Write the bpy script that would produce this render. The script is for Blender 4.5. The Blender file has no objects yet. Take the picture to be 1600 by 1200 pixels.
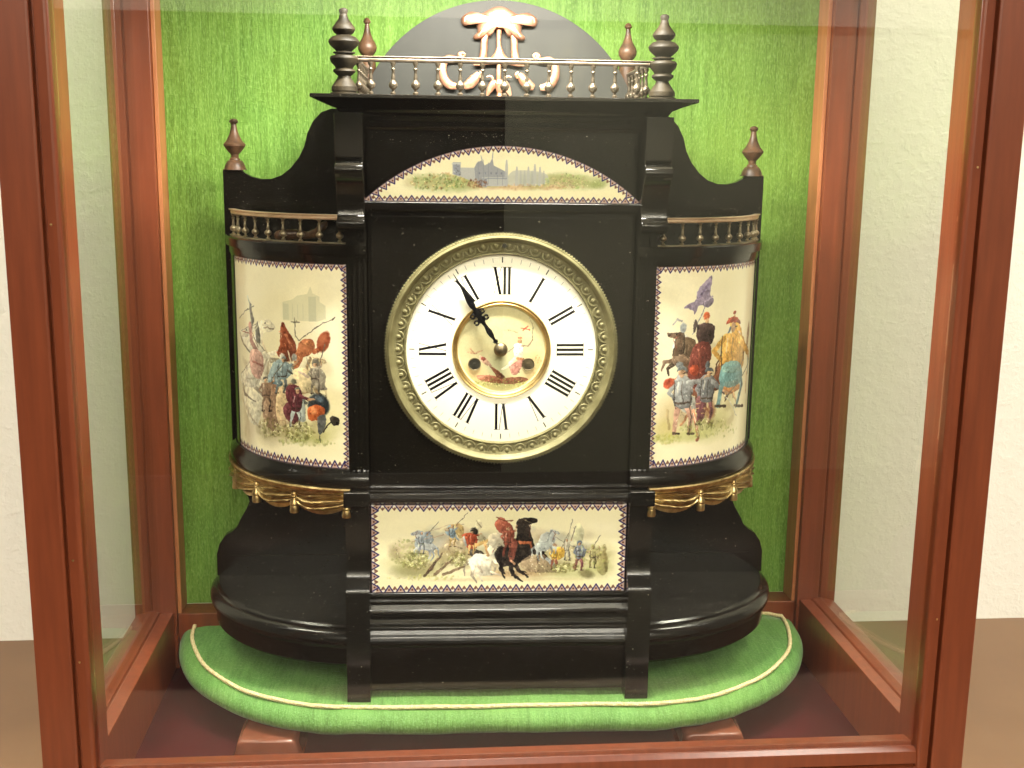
import bpy, bmesh, math, random
import numpy as np
from mathutils import Vector, Matrix
random.seed(7)
rng = np.random.default_rng(11)
R = math.radians
sc = bpy.context.scene
col = sc.collection

# ---------------------------------------------------------------- camera
cam = bpy.data.cameras.new('camera')
cam.sensor_width = 36.0
cam.lens = 36.0 * 1774.36 / 1600.0
cam.clip_start = 0.02
cam.clip_end = 60
co = bpy.data.objects.new('camera', cam)
col.objects.link(co)
yaw, pitch, roll = R(5.009), R(11.146), R(0.736)
f = Vector((math.sin(yaw) * math.cos(pitch), math.cos(yaw) * math.cos(pitch), -math.sin(pitch)))
r0 = Vector((math.cos(yaw), -math.sin(yaw), 0))
u0 = r0.cross(f)
rr = r0 * math.cos(roll) + u0 * math.sin(roll)
uu = -r0 * math.sin(roll) + u0 * math.cos(roll)
m = Matrix(((rr.x, uu.x, -f.x), (rr.y, uu.y, -f.y), (rr.z, uu.z, -f.z)))
co.matrix_world = Matrix.Translation((-0.0865, -0.8675, 0.4709)) @ m.to_4x4()
sc.camera = co

# ---------------------------------------------------------------- world, lamps, exposure
w = bpy.data.worlds.new('World')
sc.world = w
w.use_nodes = True
w.node_tree.nodes['Background'].inputs[0].default_value = (1.0, 0.93, 0.80, 1)
w.node_tree.nodes['Background'].inputs[1].default_value = 0.20
sc.view_settings.view_transform = 'Standard'
sc.view_settings.look = 'None'
sc.view_settings.exposure = 0.0
sc.view_settings.gamma = 1.0


def area(name, loc, target, sx, sy, power, colr, spread=180):
    l = bpy.data.lights.new(name, 'AREA')
    l.shape = 'RECTANGLE'
    l.size = sx
    l.size_y = sy
    l.energy = power
    l.color = colr
    l.spread = R(spread)
    o = bpy.data.objects.new(name, l)
    col.objects.link(o)
    o.location = loc
    d = Vector(target) - Vector(loc)
    o.rotation_euler = d.to_track_quat('-Z', 'Y').to_euler()
    return o


area('case_lamp', (-0.01, 0.060, 0.672), (-0.005, 0.19, 0.0), 0.24, 0.03, 9.0, (1.0, 0.955, 0.85))
area('room_lamp', (0.95, 0.0, 1.75), (0.7, 0.52, 0.15), 0.6, 0.25, 24.0, (1.0, 0.945, 0.82))
area('room_lamp_left', (-0.95, 0.0, 1.75), (-0.7, 0.52, 0.15), 0.6, 0.25, 19.0, (1.0, 0.94, 0.81))
area('upper_wall_fill', (0.2, -3.5, 2.9), (0.2, -4.1, 1.6), 3.2, 0.2, 380.0, (1.0, 0.95, 0.85))  # added, unseen fill: brightens the upper room wall for its reflection


# ---------------------------------------------------------------- node helpers
def mat(name, base=(0.5, 0.5, 0.5), rough=0.5, metal=0.0, spec=0.5, coat=0.0, coat_rough=0.1):
    mt = bpy.data.materials.new(name)
    mt.use_nodes = True
    b = mt.node_tree.nodes['Principled BSDF']
    b.inputs['Base Color'].default_value = (*base, 1)
    b.inputs['Roughness'].default_value = rough
    b.inputs['Metallic'].default_value = metal
    b.inputs['Specular IOR Level'].default_value = spec
    b.inputs['Coat Weight'].default_value = coat
    b.inputs['Coat Roughness'].default_value = coat_rough
    return mt


def N(mt, kind, **kw):
    n = mt.node_tree.nodes.new(kind)
    for k, v in kw.items():
        if k in n.inputs:
            n.inputs[k].default_value = v
        else:
            setattr(n, k, v)
    return n


def L(mt, a, b):
    mt.node_tree.links.new(a, b)


def noise(mt, scale, detail=4, stretch=(1, 1, 1), rough=0.55, coord='Object'):
    t = N(mt, 'ShaderNodeTexCoord')
    mp = N(mt, 'ShaderNodeMapping')
    mp.inputs['Scale'].default_value = stretch
    n = N(mt, 'ShaderNodeTexNoise')
    n.inputs['Scale'].default_value = scale
    n.inputs['Detail'].default_value = detail
    n.inputs['Roughness'].default_value = rough
    L(mt, t.outputs[coord], mp.inputs[0])
    L(mt, mp.outputs[0], n.inputs['Vector'])
    return n.outputs['Fac']


def ramp(mt, fac, stops):
    r_ = N(mt, 'ShaderNodeValToRGB')
    e = r_.color_ramp.elements
    while len(e) > 1:
        e.remove(e[-1])
    e[0].position = stops[0][0]
    e[0].color = (*stops[0][1], 1)
    for p, c in stops[1:]:
        x = e.new(p)
        x.color = (*c, 1)
    L(mt, fac, r_.inputs[0])
    return r_.outputs[0]


def mixc(mt, fac, a, b, mode='MIX'):
    n = N(mt, 'ShaderNodeMixRGB', blend_type=mode)
    for i, v in ((0, fac), (1, a), (2, b)):
        if hasattr(v, 'is_linked'):
            L(mt, v, n.inputs[i])
        elif isinstance(v, (int, float)):
            n.inputs[i].default_value = v
        else:
            n.inputs[i].default_value = (*v, 1)
    return n.outputs[0]


def bump(mt, h, strength, dist, prev=None):
    b = N(mt, 'ShaderNodeBump')
    b.inputs['Strength'].default_value = strength
    b.inputs['Distance'].default_value = dist
    L(mt, h, b.inputs['Height'])
    if prev is not None:
        L(mt, prev, b.inputs['Normal'])
    return b.outputs[0]


def P(mt):
    return mt.node_tree.nodes['Principled BSDF']


# black ebonised wood: satin lacquer, dust, faint scuffs
lacquer = mat('ebonised_wood', (0.011, 0.010, 0.008), 0.2, spec=0.42)
d1 = noise(lacquer, 45, 5)
L(lacquer, ramp(lacquer, d1, [(0.0, (0.09,) * 3), (0.5, (0.15,) * 3), (0.78, (0.28,) * 3)]), P(lacquer).inputs['Roughness'])
d2 = noise(lacquer, 420, 2)
dust = ramp(lacquer, d2, [(0.70, (0, 0, 0)), (0.765, (1, 1, 1))])
d4 = noise(lacquer, 9, 4)
base = mixc(lacquer, d4, (0.0035, 0.0032, 0.0025), (0.008, 0.007, 0.005))
geo = N(lacquer, 'ShaderNodeNewGeometry')
sepn = N(lacquer, 'ShaderNodeSeparateXYZ')
L(lacquer, geo.outputs['Normal'], sepn.inputs[0])
upf = ramp(lacquer, sepn.outputs[2], [(0.75, (0, 0, 0)), (0.98, (0.6,) * 3)])      # dust settled on level tops
film = mixc(lacquer, 1.0, upf, ramp(lacquer, noise(lacquer, 22, 5), [(0.35, (0.05,) * 3), (0.75, (0.8,) * 3)]), 'MULTIPLY')
base = mixc(lacquer, film, base, (0.055, 0.050, 0.038))
scuff = ramp(lacquer, noise(lacquer, 60, 6, (1, 1, 0.12), 0.7), [(0.66, (0, 0, 0)), (0.74, (0.35,) * 3)])
base = mixc(lacquer, scuff, base, (0.03, 0.027, 0.02))
L(lacquer, mixc(lacquer, mixc(lacquer, 1.0, dust, d1, 'MULTIPLY'), base, (0.20, 0.18, 0.13)), P(lacquer).inputs['Base Color'])
d3 = noise(lacquer, 160, 3, (1, 1, 0.25))
L(lacquer, bump(lacquer, d3, 0.04, 0.0003), P(lacquer).inputs['Normal'])

# dark turned wood with worn brown edges
turned = mat('dark_turned_wood', (0.03, 0.02, 0.012), 0.55, spec=0.18)
t1 = noise(turned, 60, 4)
L(turned, ramp(turned, t1, [(0.35, (0.008, 0.006, 0.003)), (0.7, (0.028, 0.021, 0.011))]), P(turned).inputs['Base Color'])
brownf = mat('brown_finial_wood', (0.16, 0.075, 0.035), 0.42, spec=0.35)
t1 = noise(brownf, 90, 4)
L(brownf, ramp(brownf, t1, [(0.35, (0.035, 0.020, 0.011)), (0.7, (0.13, 0.065, 0.032))]), P(brownf).inputs['Base Color'])

# worn aged crest board, dustier
crestm = mat('dusty_crest_board', (0.05, 0.05, 0.045), 0.5, spec=0.25)
c1 = noise(crestm, 14, 6)
c2 = noise(crestm, 70, 3, (1, 1, 0.3))
L(crestm, mixc(crestm, c2, ramp(crestm, c1, [(0.3, (0.012, 0.013, 0.011)), (0.62, (0.032, 0.033, 0.027)), (0.8, (0.075, 0.07, 0.045))]), (0.018, 0.018, 0.015)), P(crestm).inputs['Base Color'])


def metalm(name, a, b, rough, scale=60, bstr=0.15, met=1.0):
    mt = mat(name, a, rough, met)
    n1 = noise(mt, scale, 5)
    L(mt, ramp(mt, n1, [(0.35, a), (0.65, b)]), P(mt).inputs['Base Color'])
    L(mt, bump(mt, noise(mt, scale * 4, 3), bstr, 0.0005), P(mt).inputs['Normal'])
    return mt


brass = metalm('aged_brass', (0.145, 0.130, 0.055), (0.23, 0.21, 0.10), 0.5, met=0.4)
goldm = metalm('gilt_swag_metal', (0.34, 0.23, 0.09), (0.68, 0.52, 0.25), 0.32, 120, 0.3)
dialgold = metalm('dial_ring_gilding', (0.55, 0.38, 0.14), (0.80, 0.62, 0.28), 0.38)
copper = metalm('rose_gilt_crest_metal', (0.42, 0.19, 0.105), (0.68, 0.38, 0.25), 0.36, 90, 0.25, 0.75)
bronze = metalm('dark_gallery_bronze', (0.22, 0.18, 0.11), (0.45, 0.38, 0.26), 0.3, 80, 0.2, 0.8)
railm = metalm('gallery_rail_brass', (0.62, 0.45, 0.27), (0.80, 0.62, 0.42), 0.34, 50, 0.1, 0.6)
topbron = metalm('top_gallery_metal', (0.10, 0.08, 0.055), (0.24, 0.19, 0.145), 0.38, 80, 0.2, 0.7)
blued = mat('blued_hand_metal', (0.008, 0.008, 0.009), 0.35, 0.6)
steel = metalm('dull_hub_metal', (0.12, 0.095, 0.055), (0.28, 0.23, 0.14), 0.4)
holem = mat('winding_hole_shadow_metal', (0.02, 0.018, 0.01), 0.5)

# red-brown varnished frame wood
wood = mat('red_brown_varnished_wood', (0.24, 0.058, 0.02), 0.33, coat=0.25, coat_rough=0.2)
g1 = noise(wood, 22, 6, (6, 6, 0.5))
g2 = noise(wood, 5, 3)
L(wood, mixc(wood, g2, ramp(wood, g1, [(0.3, (0.125, 0.027, 0.010)), (0.7, (0.25, 0.060, 0.021))]), (0.185, 0.041, 0.015)), P(wood).inputs['Base Color'])
L(wood, bump(wood, noise(wood, 90, 4, (4, 4, 0.4)), 0.10, 0.0006), P(wood).inputs['Normal'])
footw = mat('glossy_brown_foot_wood', (0.20, 0.062, 0.032), 0.22, coat=0.5)
L(footw, ramp(footw, noise(footw, 40, 4), [(0.3, (0.15, 0.046, 0.024)), (0.7, (0.21, 0.066, 0.036))]), P(footw).inputs['Base Color'])


def fabric(name, c0, c1, c2, sx, sy, sz):
    mt = mat(name, c1, 0.62, spec=0.25)
    P(mt).inputs['Sheen Weight'].default_value = 0.16
    P(mt).inputs['Sheen Roughness'].default_value = 0.4
    a = noise(mt, 420, 3, (sx, sy, sz), 0.7)
    b = noise(mt, 90, 4, (sx, sy, sz * 0.6))
    c = noise(mt, 7, 3)
    k = ramp(mt, a, [(0.30, c0), (0.5, c1), (0.72, c2)])
    k2 = mixc(mt, 0.32, k, ramp(mt, b, [(0.35, c0), (0.65, c2)]))
    k3 = mixc(mt, ramp(mt, c, [(0.35, (0, 0, 0)), (0.7, (0.5,) * 3)]), k2, (c1[0] * 1.35, c1[1] * 0.95, c1[2] * 0.8))
    # nubby weave: short light flecks and darker picks
    fl = noise(mt, 700, 2, (1, 1, 0.35), 0.5)
    k4 = mixc(mt, ramp(mt, fl, [(0.52, (0, 0, 0)), (0.68, (0.45,) * 3)]), k3, (c2[0] * 1.25, c2[1] * 1.15, c2[2] * 1.5))
    k4 = mixc(mt, ramp(mt, fl, [(0.30, (0.4,) * 3), (0.44, (0, 0, 0))]), k4, c0)
    L(mt, k4, P(mt).inputs['Base Color'])
    n1 = bump(mt, a, 0.5, 0.0012)
    n1 = bump(mt, fl, 0.5, 0.0008, n1)
    # sparse bright slubs running with the thread
    s = noise(mt, 300, 2, (sz * 4 if sx < 0.5 else 0.35, 1, 1.3), 0.5)
    L(mt, bump(mt, ramp(mt, s, [(0.62, (0, 0, 0)), (0.72, (1, 1, 1))]), 0.35, 0.0012, n1), P(mt).inputs['Normal'])
    return mt


silk = fabric('green_slub_silk', (0.060, 0.145, 0.014), (0.122, 0.270, 0.034), (0.215, 0.400, 0.078), 1, 1, 0.07)
silk2 = fabric('green_cushion_silk', (0.052, 0.152, 0.026), (0.100, 0.262, 0.055), (0.165, 0.365, 0.095), 1, 0.10, 0.10)
cord = mat('cream_gold_cord', (0.62, 0.50, 0.22), 0.6)
L(cord, ramp(cord, noise(cord, 500, 3), [(0.3, (0.58, 0.46, 0.20)), (0.7, (0.82, 0.72, 0.44))]), P(cord).inputs['Base Color'])

floorm = mat('maroon_case_lining', (0.06, 0.012, 0.014), 0.7, spec=0.15)
L(floorm, ramp(floorm, noise(floorm, 9, 5), [(0.3, (0.026, 0.004, 0.004)), (0.7, (0.060, 0.006, 0.007))]), P(floorm).inputs['Base Color'])

wallm = mat('rough_white_plaster', (0.80, 0.78, 0.70), 0.85, spec=0.2)
L(wallm, mixc(wallm, noise(wallm, 3, 4), (0.80, 0.775, 0.69), (0.85, 0.83, 0.76)), P(wallm).inputs['Base Color'])
v1 = bump(wallm, noise(wallm, 48, 7, (1, 1, 1), 0.6), 0.5, 0.0022)
v2 = noise(wallm, 130, 3)
L(wallm, bump(wallm, ramp(wallm, v2, [(0.45, (0, 0, 0)), (0.65, (1, 1, 1))]), 0.3, 0.0010, v1), P(wallm).inputs['Normal'])
tablem = mat('brown_table_laminate', (0.30, 0.17, 0.085), 0.42)
L(tablem, ramp(tablem, noise(tablem, 3, 6), [(0.3, (0.145, 0.074, 0.034)), (0.7, (0.205, 0.112, 0.054))]), P(tablem).inputs['Base Color'])
roomdark = mat('dark_brown_room_wall', (0.045, 0.026, 0.016), 0.8)
L(roomdark, ramp(roomdark, noise(roomdark, 1.5, 4), [(0.3, (0.008, 0.006, 0.005)), (0.7, (0.035, 0.02, 0.012))]), P(roomdark).inputs['Base Color'])
roombeige = mat('beige_room_wall', (0.5, 0.47, 0.36), 0.85)
L(roombeige, mixc(roombeige, noise(roombeige, 2, 4), (0.38, 0.37, 0.27), (0.47, 0.46, 0.34)), P(roombeige).inputs['Base Color'])
roomwhite = mat('white_room_wall', (0.8, 0.77, 0.68), 0.85)
L(roomwhite, mixc(roomwhite, noise(roomwhite, 2, 4), (0.76, 0.73, 0.64), (0.82, 0.80, 0.72)), P(roomwhite).inputs['Base Color'])


def glass_mat(name, tint, ior=1.5, haze=0.0024):
    mt = bpy.data.materials.new(name)
    mt.use_nodes = True
    nt = mt.node_tree
    for n in list(nt.nodes):
        if n.type == 'BSDF_PRINCIPLED':
            nt.nodes.remove(n)
    out = [n for n in nt.nodes if n.type == 'OUTPUT_MATERIAL'][0]
    tr = nt.nodes.new('ShaderNodeBsdfTransparent')
    tr.inputs[0].default_value = (*tint, 1)
    gl = nt.nodes.new('ShaderNodeBsdfGlossy')
    gl.inputs['Roughness'].default_value = 0.012
    fr = nt.nodes.new('ShaderNodeFresnel')
    fr.inputs[0].default_value = ior
    mx = nt.nodes.new('ShaderNodeMixShader')
    ge = nt.nodes.new('ShaderNodeNewGeometry')      # same index whichever side the ray meets
    mi = nt.nodes.new('ShaderNodeMapRange')
    mi.inputs[3].default_value = ior
    mi.inputs[4].default_value = 1 / ior
    nt.links.new(ge.outputs['Backfacing'], mi.inputs[0])
    nt.links.new(mi.outputs[0], fr.inputs[0])
    nt.links.new(fr.outputs[0], mx.inputs[0])
    nt.links.new(tr.outputs[0], mx.inputs[1])
    nt.links.new(gl.outputs[0], mx.inputs[2])
    # faint uneven pale film mixed in as a milky haze over the glass
    df = nt.nodes.new('ShaderNodeBsdfDiffuse')
    df.inputs[0].default_value = (0.8, 0.78, 0.7, 1)
    fac = noise(mt, 6, 4, (1, 1, 0.4))
    rm = nt.nodes.new('ShaderNodeMapRange')
    rm.inputs[1].default_value = 0.3
    rm.inputs[2].default_value = 0.8
    rm.inputs[3].default_value = haze * 0.35
    rm.inputs[4].default_value = haze * 1.6
    nt.links.new(fac, rm.inputs[0])
    m2 = nt.nodes.new('ShaderNodeMixShader')
    nt.links.new(rm.outputs[0], m2.inputs[0])
    nt.links.new(mx.outputs[0], m2.inputs[1])
    nt.links.new(df.outputs[0], m2.inputs[2])
    nt.links.new(m2.outputs[0], out.inputs[0])
    return mt


glassf = glass_mat('front_glass', (1.0, 1.0, 0.99))
glasss = glass_mat('side_glass', (0.98, 0.995, 0.955), haze=0.003)


# ---------------------------------------------------------------- mesh helpers
def obj(name, bm, m, parent=None, smooth=None, bevel=0.0, loc=(0, 0, 0)):
    bmesh.ops.recalc_face_normals(bm, faces=bm.faces)
    me = bpy.data.meshes.new(name)
    if smooth is not None:
        for fc in bm.faces:
            fc.smooth = True
        for e in bm.edges:
            if len(e.link_faces) == 2 and e.calc_face_angle(0) > R(smooth):
                e.smooth = False
    bm.to_mesh(me)
    bm.free()
    me.materials.append(m)
    o = bpy.data.objects.new(name, me)
    col.objects.link(o)
    o.location = loc
    if parent is not None:
        o.parent = parent
    if bevel:
        b = o.modifiers.new('bevel', 'BEVEL')
        b.width = bevel
        b.segments = 2
        b.limit_method = 'ANGLE'
        b.angle_limit = R(35)
        b.harden_normals = False
    return o


def copy_part(src, parent, loc=None, rot=None, scale=None):
    c = src.copy()
    col.objects.link(c)
    c.parent = parent
    if loc is not None:
        c.location = loc
    if rot is not None:
        c.rotation_euler = rot
    if scale is not None:
        c.scale = scale
    return c


def box(bm, x0, x1, y0, y1, z0, z1):
    v = [bm.verts.new(p) for p in ((x0, y0, z0), (x1, y0, z0), (x1, y1, z0), (x0, y1, z0), (x0, y0, z1), (x1, y0, z1), (x1, y1, z1), (x0, y1, z1))]
    for q in ((0, 3, 2, 1), (4, 5, 6, 7), (0, 1, 5, 4), (1, 2, 6, 5), (2, 3, 7, 6), (3, 0, 4, 7)):
        bm.faces.new([v[i] for i in q])
    return bm


def bx(*a):
    return box(bmesh.new(), *a)


def loft(bm, rings, cap=True, closed=True):
    vr = [[bm.verts.new(p) for p in r_] for r_ in rings]
    n = len(vr[0])
    for a, b in zip(vr[:-1], vr[1:]):
        for i in range(n if closed else n - 1):
            j = (i + 1) % n
            bm.faces.new((a[i], a[j], b[j], b[i]))
    if cap:
        bm.faces.new(vr[0][::-1])
        bm.faces.new(vr[-1])
    return vr


def lathe(bm, prof, seg=28, c=(0, 0, 0)):
    """prof: list of (radius, z); revolve round z"""
    rings = []
    for r_, z in prof:
        rings.append([(c[0] + max(r_, 1e-5) * math.cos(2 * math.pi * k / seg), c[1] + max(r_, 1e-5) * math.sin(2 * math.pi * k / seg), c[2] + z) for k in range(seg)])
    loft(bm, rings)
    return bm


def lathe_y(bm, prof, seg=96, c=(0, 0, 0), cap=True):
    """prof: (radius, y) ; revolve round y axis; closed profile loop if cap False"""
    rings = []
    for r_, y in prof:
        rings.append([(c[0] + max(r_, 1e-5) * math.cos(2 * math.pi * k / seg), c[1] + y, c[2] + max(r_, 1e-5) * math.sin(2 * math.pi * k / seg)) for k in range(seg)])
    if cap:
        loft(bm, rings)
    else:
        vr = [[bm.verts.new(p) for p in r_] for r_ in rings]
        m_ = len(vr)
        for a in range(m_):
            b = (a + 1) % m_
            for i in range(seg):
                j = (i + 1) % seg
                bm.faces.new((vr[a][i], vr[a][j], vr[b][j], vr[b][i]))
    return bm


def extr(bm, prof, axis, a, b):
    """extrude closed 2D profile along axis ('x': prof=(y,z); 'y': prof=(x,z); 'z': prof=(x,y))"""
    def P3(p, t):
        return {'x': (t, p[0], p[1]), 'y': (p[0], t, p[1]), 'z': (p[0], p[1], t)}[axis]
    va = [bm.verts.new(P3(p, a)) for p in prof]
    vb = [bm.verts.new(P3(p, b)) for p in prof]
    n = len(prof)
    for i in range(n):
        j = (i + 1) % n
        bm.faces.new((va[i], va[j], vb[j], vb[i]))
    fa = bm.faces.new(va[::-1])
    fb = bm.faces.new(vb)
    bm.normal_update()
    bmesh.ops.triangulate(bm, faces=[fa, fb], ngon_method='EAR_CLIP')
    return bm


def spline(pts, n=8, closed=False):
    out = []
    m_ = len(pts)
    rng_ = m_ if closed else m_ - 1
    for i in range(rng_):
        if closed:
            p0, p1, p2, p3 = pts[(i - 1) % m_], pts[i], pts[(i + 1) % m_], pts[(i + 2) % m_]
        else:
            p0, p1, p2, p3 = pts[max(i - 1, 0)], pts[i], pts[i + 1], pts[min(i + 2, m_ - 1)]
        for k in range(n):
            t = k / n
            out.append(tuple(0.5 * (2 * b + (c - a) * t + (2 * a - 5 * b + 4 * c - d) * t * t + (-a + 3 * b - 3 * c + d) * t ** 3) for a, b, c, d in zip(p0, p1, p2, p3)))
    if not closed:
        out.append(tuple(pts[-1]))
    return out


def tube(bm, path, radii, seg=8, flat=1.0, up=(0, 1, 0)):
    path = [Vector(p) for p in path]
    if not hasattr(radii, '__len__'):
        radii = [radii] * len(path)
    rings = []
    upv = Vector(up)
    for i, p in enumerate(path):
        t = (path[min(i + 1, len(path) - 1)] - path[max(i - 1, 0)])
        if t.length < 1e-9:
            t = Vector((1, 0, 0))
        t.normalize()
        s = upv - t * upv.dot(t)
        if s.length < 1e-4:
            s = Vector((0, 0, 1)) - t * t.z
        s.normalize()
        q = t.cross(s)
        rings.append([p + (q * math.cos(2 * math.pi * k / seg) + s * flat * math.sin(2 * math.pi * k / seg)) * radii[i] for k in range(seg)])
    loft(bm, rings)
    return bm


def empty(name, loc, rz=0.0):
    e = bpy.data.objects.new(name, None)
    e.empty_display_size = 0.05
    col.objects.link(e)
    e.location = loc
    e.rotation_euler = (0, 0, rz)
    return e


def tag(o, label=None, cat=None, group=None, kind=None):
    if label:
        o['label'] = label
    if cat:
        o['category'] = cat
    if group:
        o['group'] = group
    if kind:
        o['kind'] = kind
    return o


# ---------------------------------------------------------------- the room round the case
TZ = -0.13
tag(obj('table_top', bx(-3, 3, -0.35, 0.52, TZ - 0.05, TZ), tablem), kind='structure')
tag(obj('back_wall', bx(-4, 4, 0.52, 0.64, -1.0, 3.0), wallm), kind='structure')
tag(obj('room_floor', bx(-4, 4, -4.0, 0.52, -0.95, -0.90), roomdark), kind='structure')
# the wall across the room, seen mirrored in the front glass
tag(obj('room_wall_upper', bx(-4, 4, -4.15, -4.0, 1.045, 3.0), roomwhite), kind='structure')
tag(obj('room_wall_dark', bx(-4, 0.30, -4.13, -4.02, -0.9, 1.045), roomdark), kind='structure')
tag(obj('room_wall_beige', bx(0.30, 4, -4.14, -4.01, -0.9, 1.045), roombeige), kind='structure')
bm = bx(0.795, 0.80, 0.1, 0.52, TZ, TZ + 0.004)
tag(obj('table_edge_strip', bm, wood), kind='structure')

# ---------------------------------------------------------------- the display case
case = empty('display_case', (0, 0, TZ))
tag(case, 'red-brown wooden display case with glass front and sides around the black clock', 'display case')


def cp(name, bm, m, **k):
    o = obj(name, bm, m, case, **k)
    o.location = (0, 0, -TZ)
    return o


TOP = 0.70
stripm = mat('light_orange_strip', (0.46, 0.17, 0.06), 0.45)
L(stripm, ramp(stripm, noise(stripm, 30, 5, (5, 5, 0.5)), [(0.3, (0.38, 0.13, 0.045)), (0.7, (0.52, 0.20, 0.08))]), P(stripm).inputs['Base Color'])
for s in (-1, 1):
    # front post: flat face, dark groove, inner bead
    prof = [(0.3865, 0.0), (0.3865, 0.04), (0.3450, 0.04)]
    prof += [(0.3450, 0.0025), (0.3462, 0.0010), (0.3482, 0.0005), (0.3555, 0.0015), (0.3565, 0.007), (0.3580, 0.007), (0.3585, 0.0008), (0.3605, 0.0)]
    p = cp('front_post', extr(bmesh.new(), [(s * a, b) for a, b in prof], 'z', TZ, TOP), wood, bevel=0.0007)
    prof = [(0.3425, 0.31), (0.3665, 0.31), (0.3670, 0.314), (0.3690, 0.314), (0.3695, 0.311), (0.3865, 0.311), (0.3865, 0.36), (0.3425, 0.36)]
    cp('inner_strip', bx(*sorted((s * 0.3382, s * 0.3423)), 0.3165, 0.3458, -0.015, 0.677), stripm, bevel=0.0005)  # separate lighter orange strip along the back post's inner side
    cp('back_post', extr(bmesh.new(), [(s * a, b) for a, b in prof], 'z', TZ, TOP), wood, bevel=0.0008)
    # side rail with glazing rebate
    prof = [(0.3455, TZ), (0.3455, -0.011), (0.3580, -0.011), (0.3585, -0.0125), (0.3600, -0.0125), (0.3605, -0.0105), (0.3680, -0.0085), (0.3840, -0.0125), (0.3865, -0.016), (0.3865, TZ)]
    cp('bottom_side_rail', extr(bmesh.new(), [(s * a, b) for a, b in prof], 'y', 0.04, 0.31), wood, bevel=0.0006)
    cp('top_side_rail', bx(*sorted((s * 0.3455, s * 0.3865)), 0.04, 0.31, TOP - 0.04, TOP), wood, bevel=0.0008)
    cp('side_glass', bx(*sorted((s * 0.3590, s * 0.3620)), 0.032, 0.318, -0.0124, TOP - 0.03), glasss)
# front bottom rail: bead, groove and outer rail
prof = [(0.028, TZ + 0.02), (0.028, -0.0245), (0.013, -0.0220), (0.0118, -0.0262), (0.0075, -0.0262), (0.0065, -0.0235), (0.0015, -0.0265), (0.0008, -0.0375), (0.007, -0.0385), (0.007, -0.0405), (0.0, -0.0412), (0.0, TZ + 0.02)]
cp('bottom_front_rail', extr(bmesh.new(), prof, 'x', -0.3449, 0.3449), wood, bevel=0.0006)
cp('top_front_rail', bx(-0.3449, 0.3449, 0.0, 0.028, TOP - 0.04, TOP), wood, bevel=0.0008)
cp('front_glass', bx(-0.3440, 0.3440, 0.0085, 0.0112, -0.0255, TOP - 0.0405), glassf)
cp('bottom_back_rail', bx(-0.3424, 0.3424, 0.316, 0.346, TZ, -0.0155), wood, bevel=0.0008)
cp('top_back_rail', bx(-0.3424, 0.3424, 0.316, 0.346, 0.678, TOP), wood, bevel=0.0008)
cp('case_floor', bx(-0.3454, 0.3454, 0.0285, 0.3155, TZ + 0.03, -0.0755), floorm)
cp('case_roof', bx(-0.3860, 0.3860, 0.001, 0.36, TOP + 0.0005, TOP + 0.02), wood)
# green silk panel, faintly rippled
bm = bmesh.new()
nx, nz = 90, 70
vs = []
for j in range(nz + 1):
    for i in range(nx + 1):
        x = -0.343 + 0.686 * i / nx
        z = -0.0155 + 0.70 * j / nz
        y = 0.3462 + 0.0006 * math.sin(x * 37 + 2 * math.sin(z * 5)) + 0.0004 * math.sin(x * 91 + z * 6)
        vs.append(bm.verts.new((x, y, z)))
for j in range(nz):
    for i in range(nx):
        a = j * (nx + 1) + i
        bm.faces.new((vs[a], vs[a + 1], vs[a + nx + 2], vs[a + nx + 1]))
g = bmesh.ops.extrude_face_region(bm, geom=bm.faces[:])
for v in g['geom']:
    if isinstance(v, bmesh.types.BMVert):
        v.co.y = 0.359
cp('green_backing_panel', bm, silk, smooth=60)
# small brass pin heads and dents on the frame
pin_bm = bmesh.new()
lathe_y(pin_bm, [(0.0001, -0.0006), (0.0009, -0.0005), (0.0012, 0.0), (0.0012, 0.001)], 10)
pin = obj('pin_head', pin_bm, goldm, case, smooth=40)
pin.location = (-0.3525, 0.0014, 0.42 - TZ)
for s, z in ((-1, 0.16), (-1, 0.075), (1, 0.47), (1, 0.095)):
    copy_part(pin, case, (s * 0.3525, 0.0014, z - TZ))

# ---------------------------------------------------------------- cushion with braid
CYAW, CX, CY = -1.698, -0.0076, 0.1552
cush = empty('cushion', (CX, CY, -0.0755), R(CYAW))
tag(cush, 'green silk covered oval cushion with gold cord under the clock', 'cushion')


def dpath(o, ax, a, b, yc, n=22, back=None, rounded=False):
    """plan: quarter ellipse, straight front, quarter ellipse; closed by the straight back"""
    pts = []
    if back is not None and rounded:
        pts += [(-(ax + a + o - 0.050), back), (-(ax + a + o - 0.027), back - 0.003), (-(ax + a + o - 0.012), back - 0.0085), (-(ax + a + o - 0.004), back - 0.0145)]
    elif back is not None:
        pts.append((-(ax + a + o), back))
    for k in range(n + 1):
        t = math.pi / 2 * (1 - k / n)
        pts.append((-ax - (a + o) * math.sin(t), yc - (b + o) * math.cos(t)))
    for k in range(1, 8):
        pts.append((-ax + 2 * ax * k / 8, yc - (b + o)))
    for k in range(n + 1):
        t = math.pi / 2 * k / n
        pts.append((ax + (a + o) * math.sin(t), yc - (b + o) * math.cos(t)))
    if back is not None and rounded:
        pts += [(ax + a + o - 0.004, back - 0.0145), (ax + a + o - 0.012, back - 0.0085), (ax + a + o - 0.027, back - 0.003), (ax + a + o - 0.050, back)]
    elif back is not None:
        pts.append(((ax + a + o), back))
    return pts


OFF = 0.0755


def kd(o):
    return dpath(o, 0.13, 0.195, 0.206, 0.163, 26, back=0.178, rounded=True)


def kring(o, z):
    return [(x + 0.003, y, z) for x, y in kd(o)]


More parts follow.
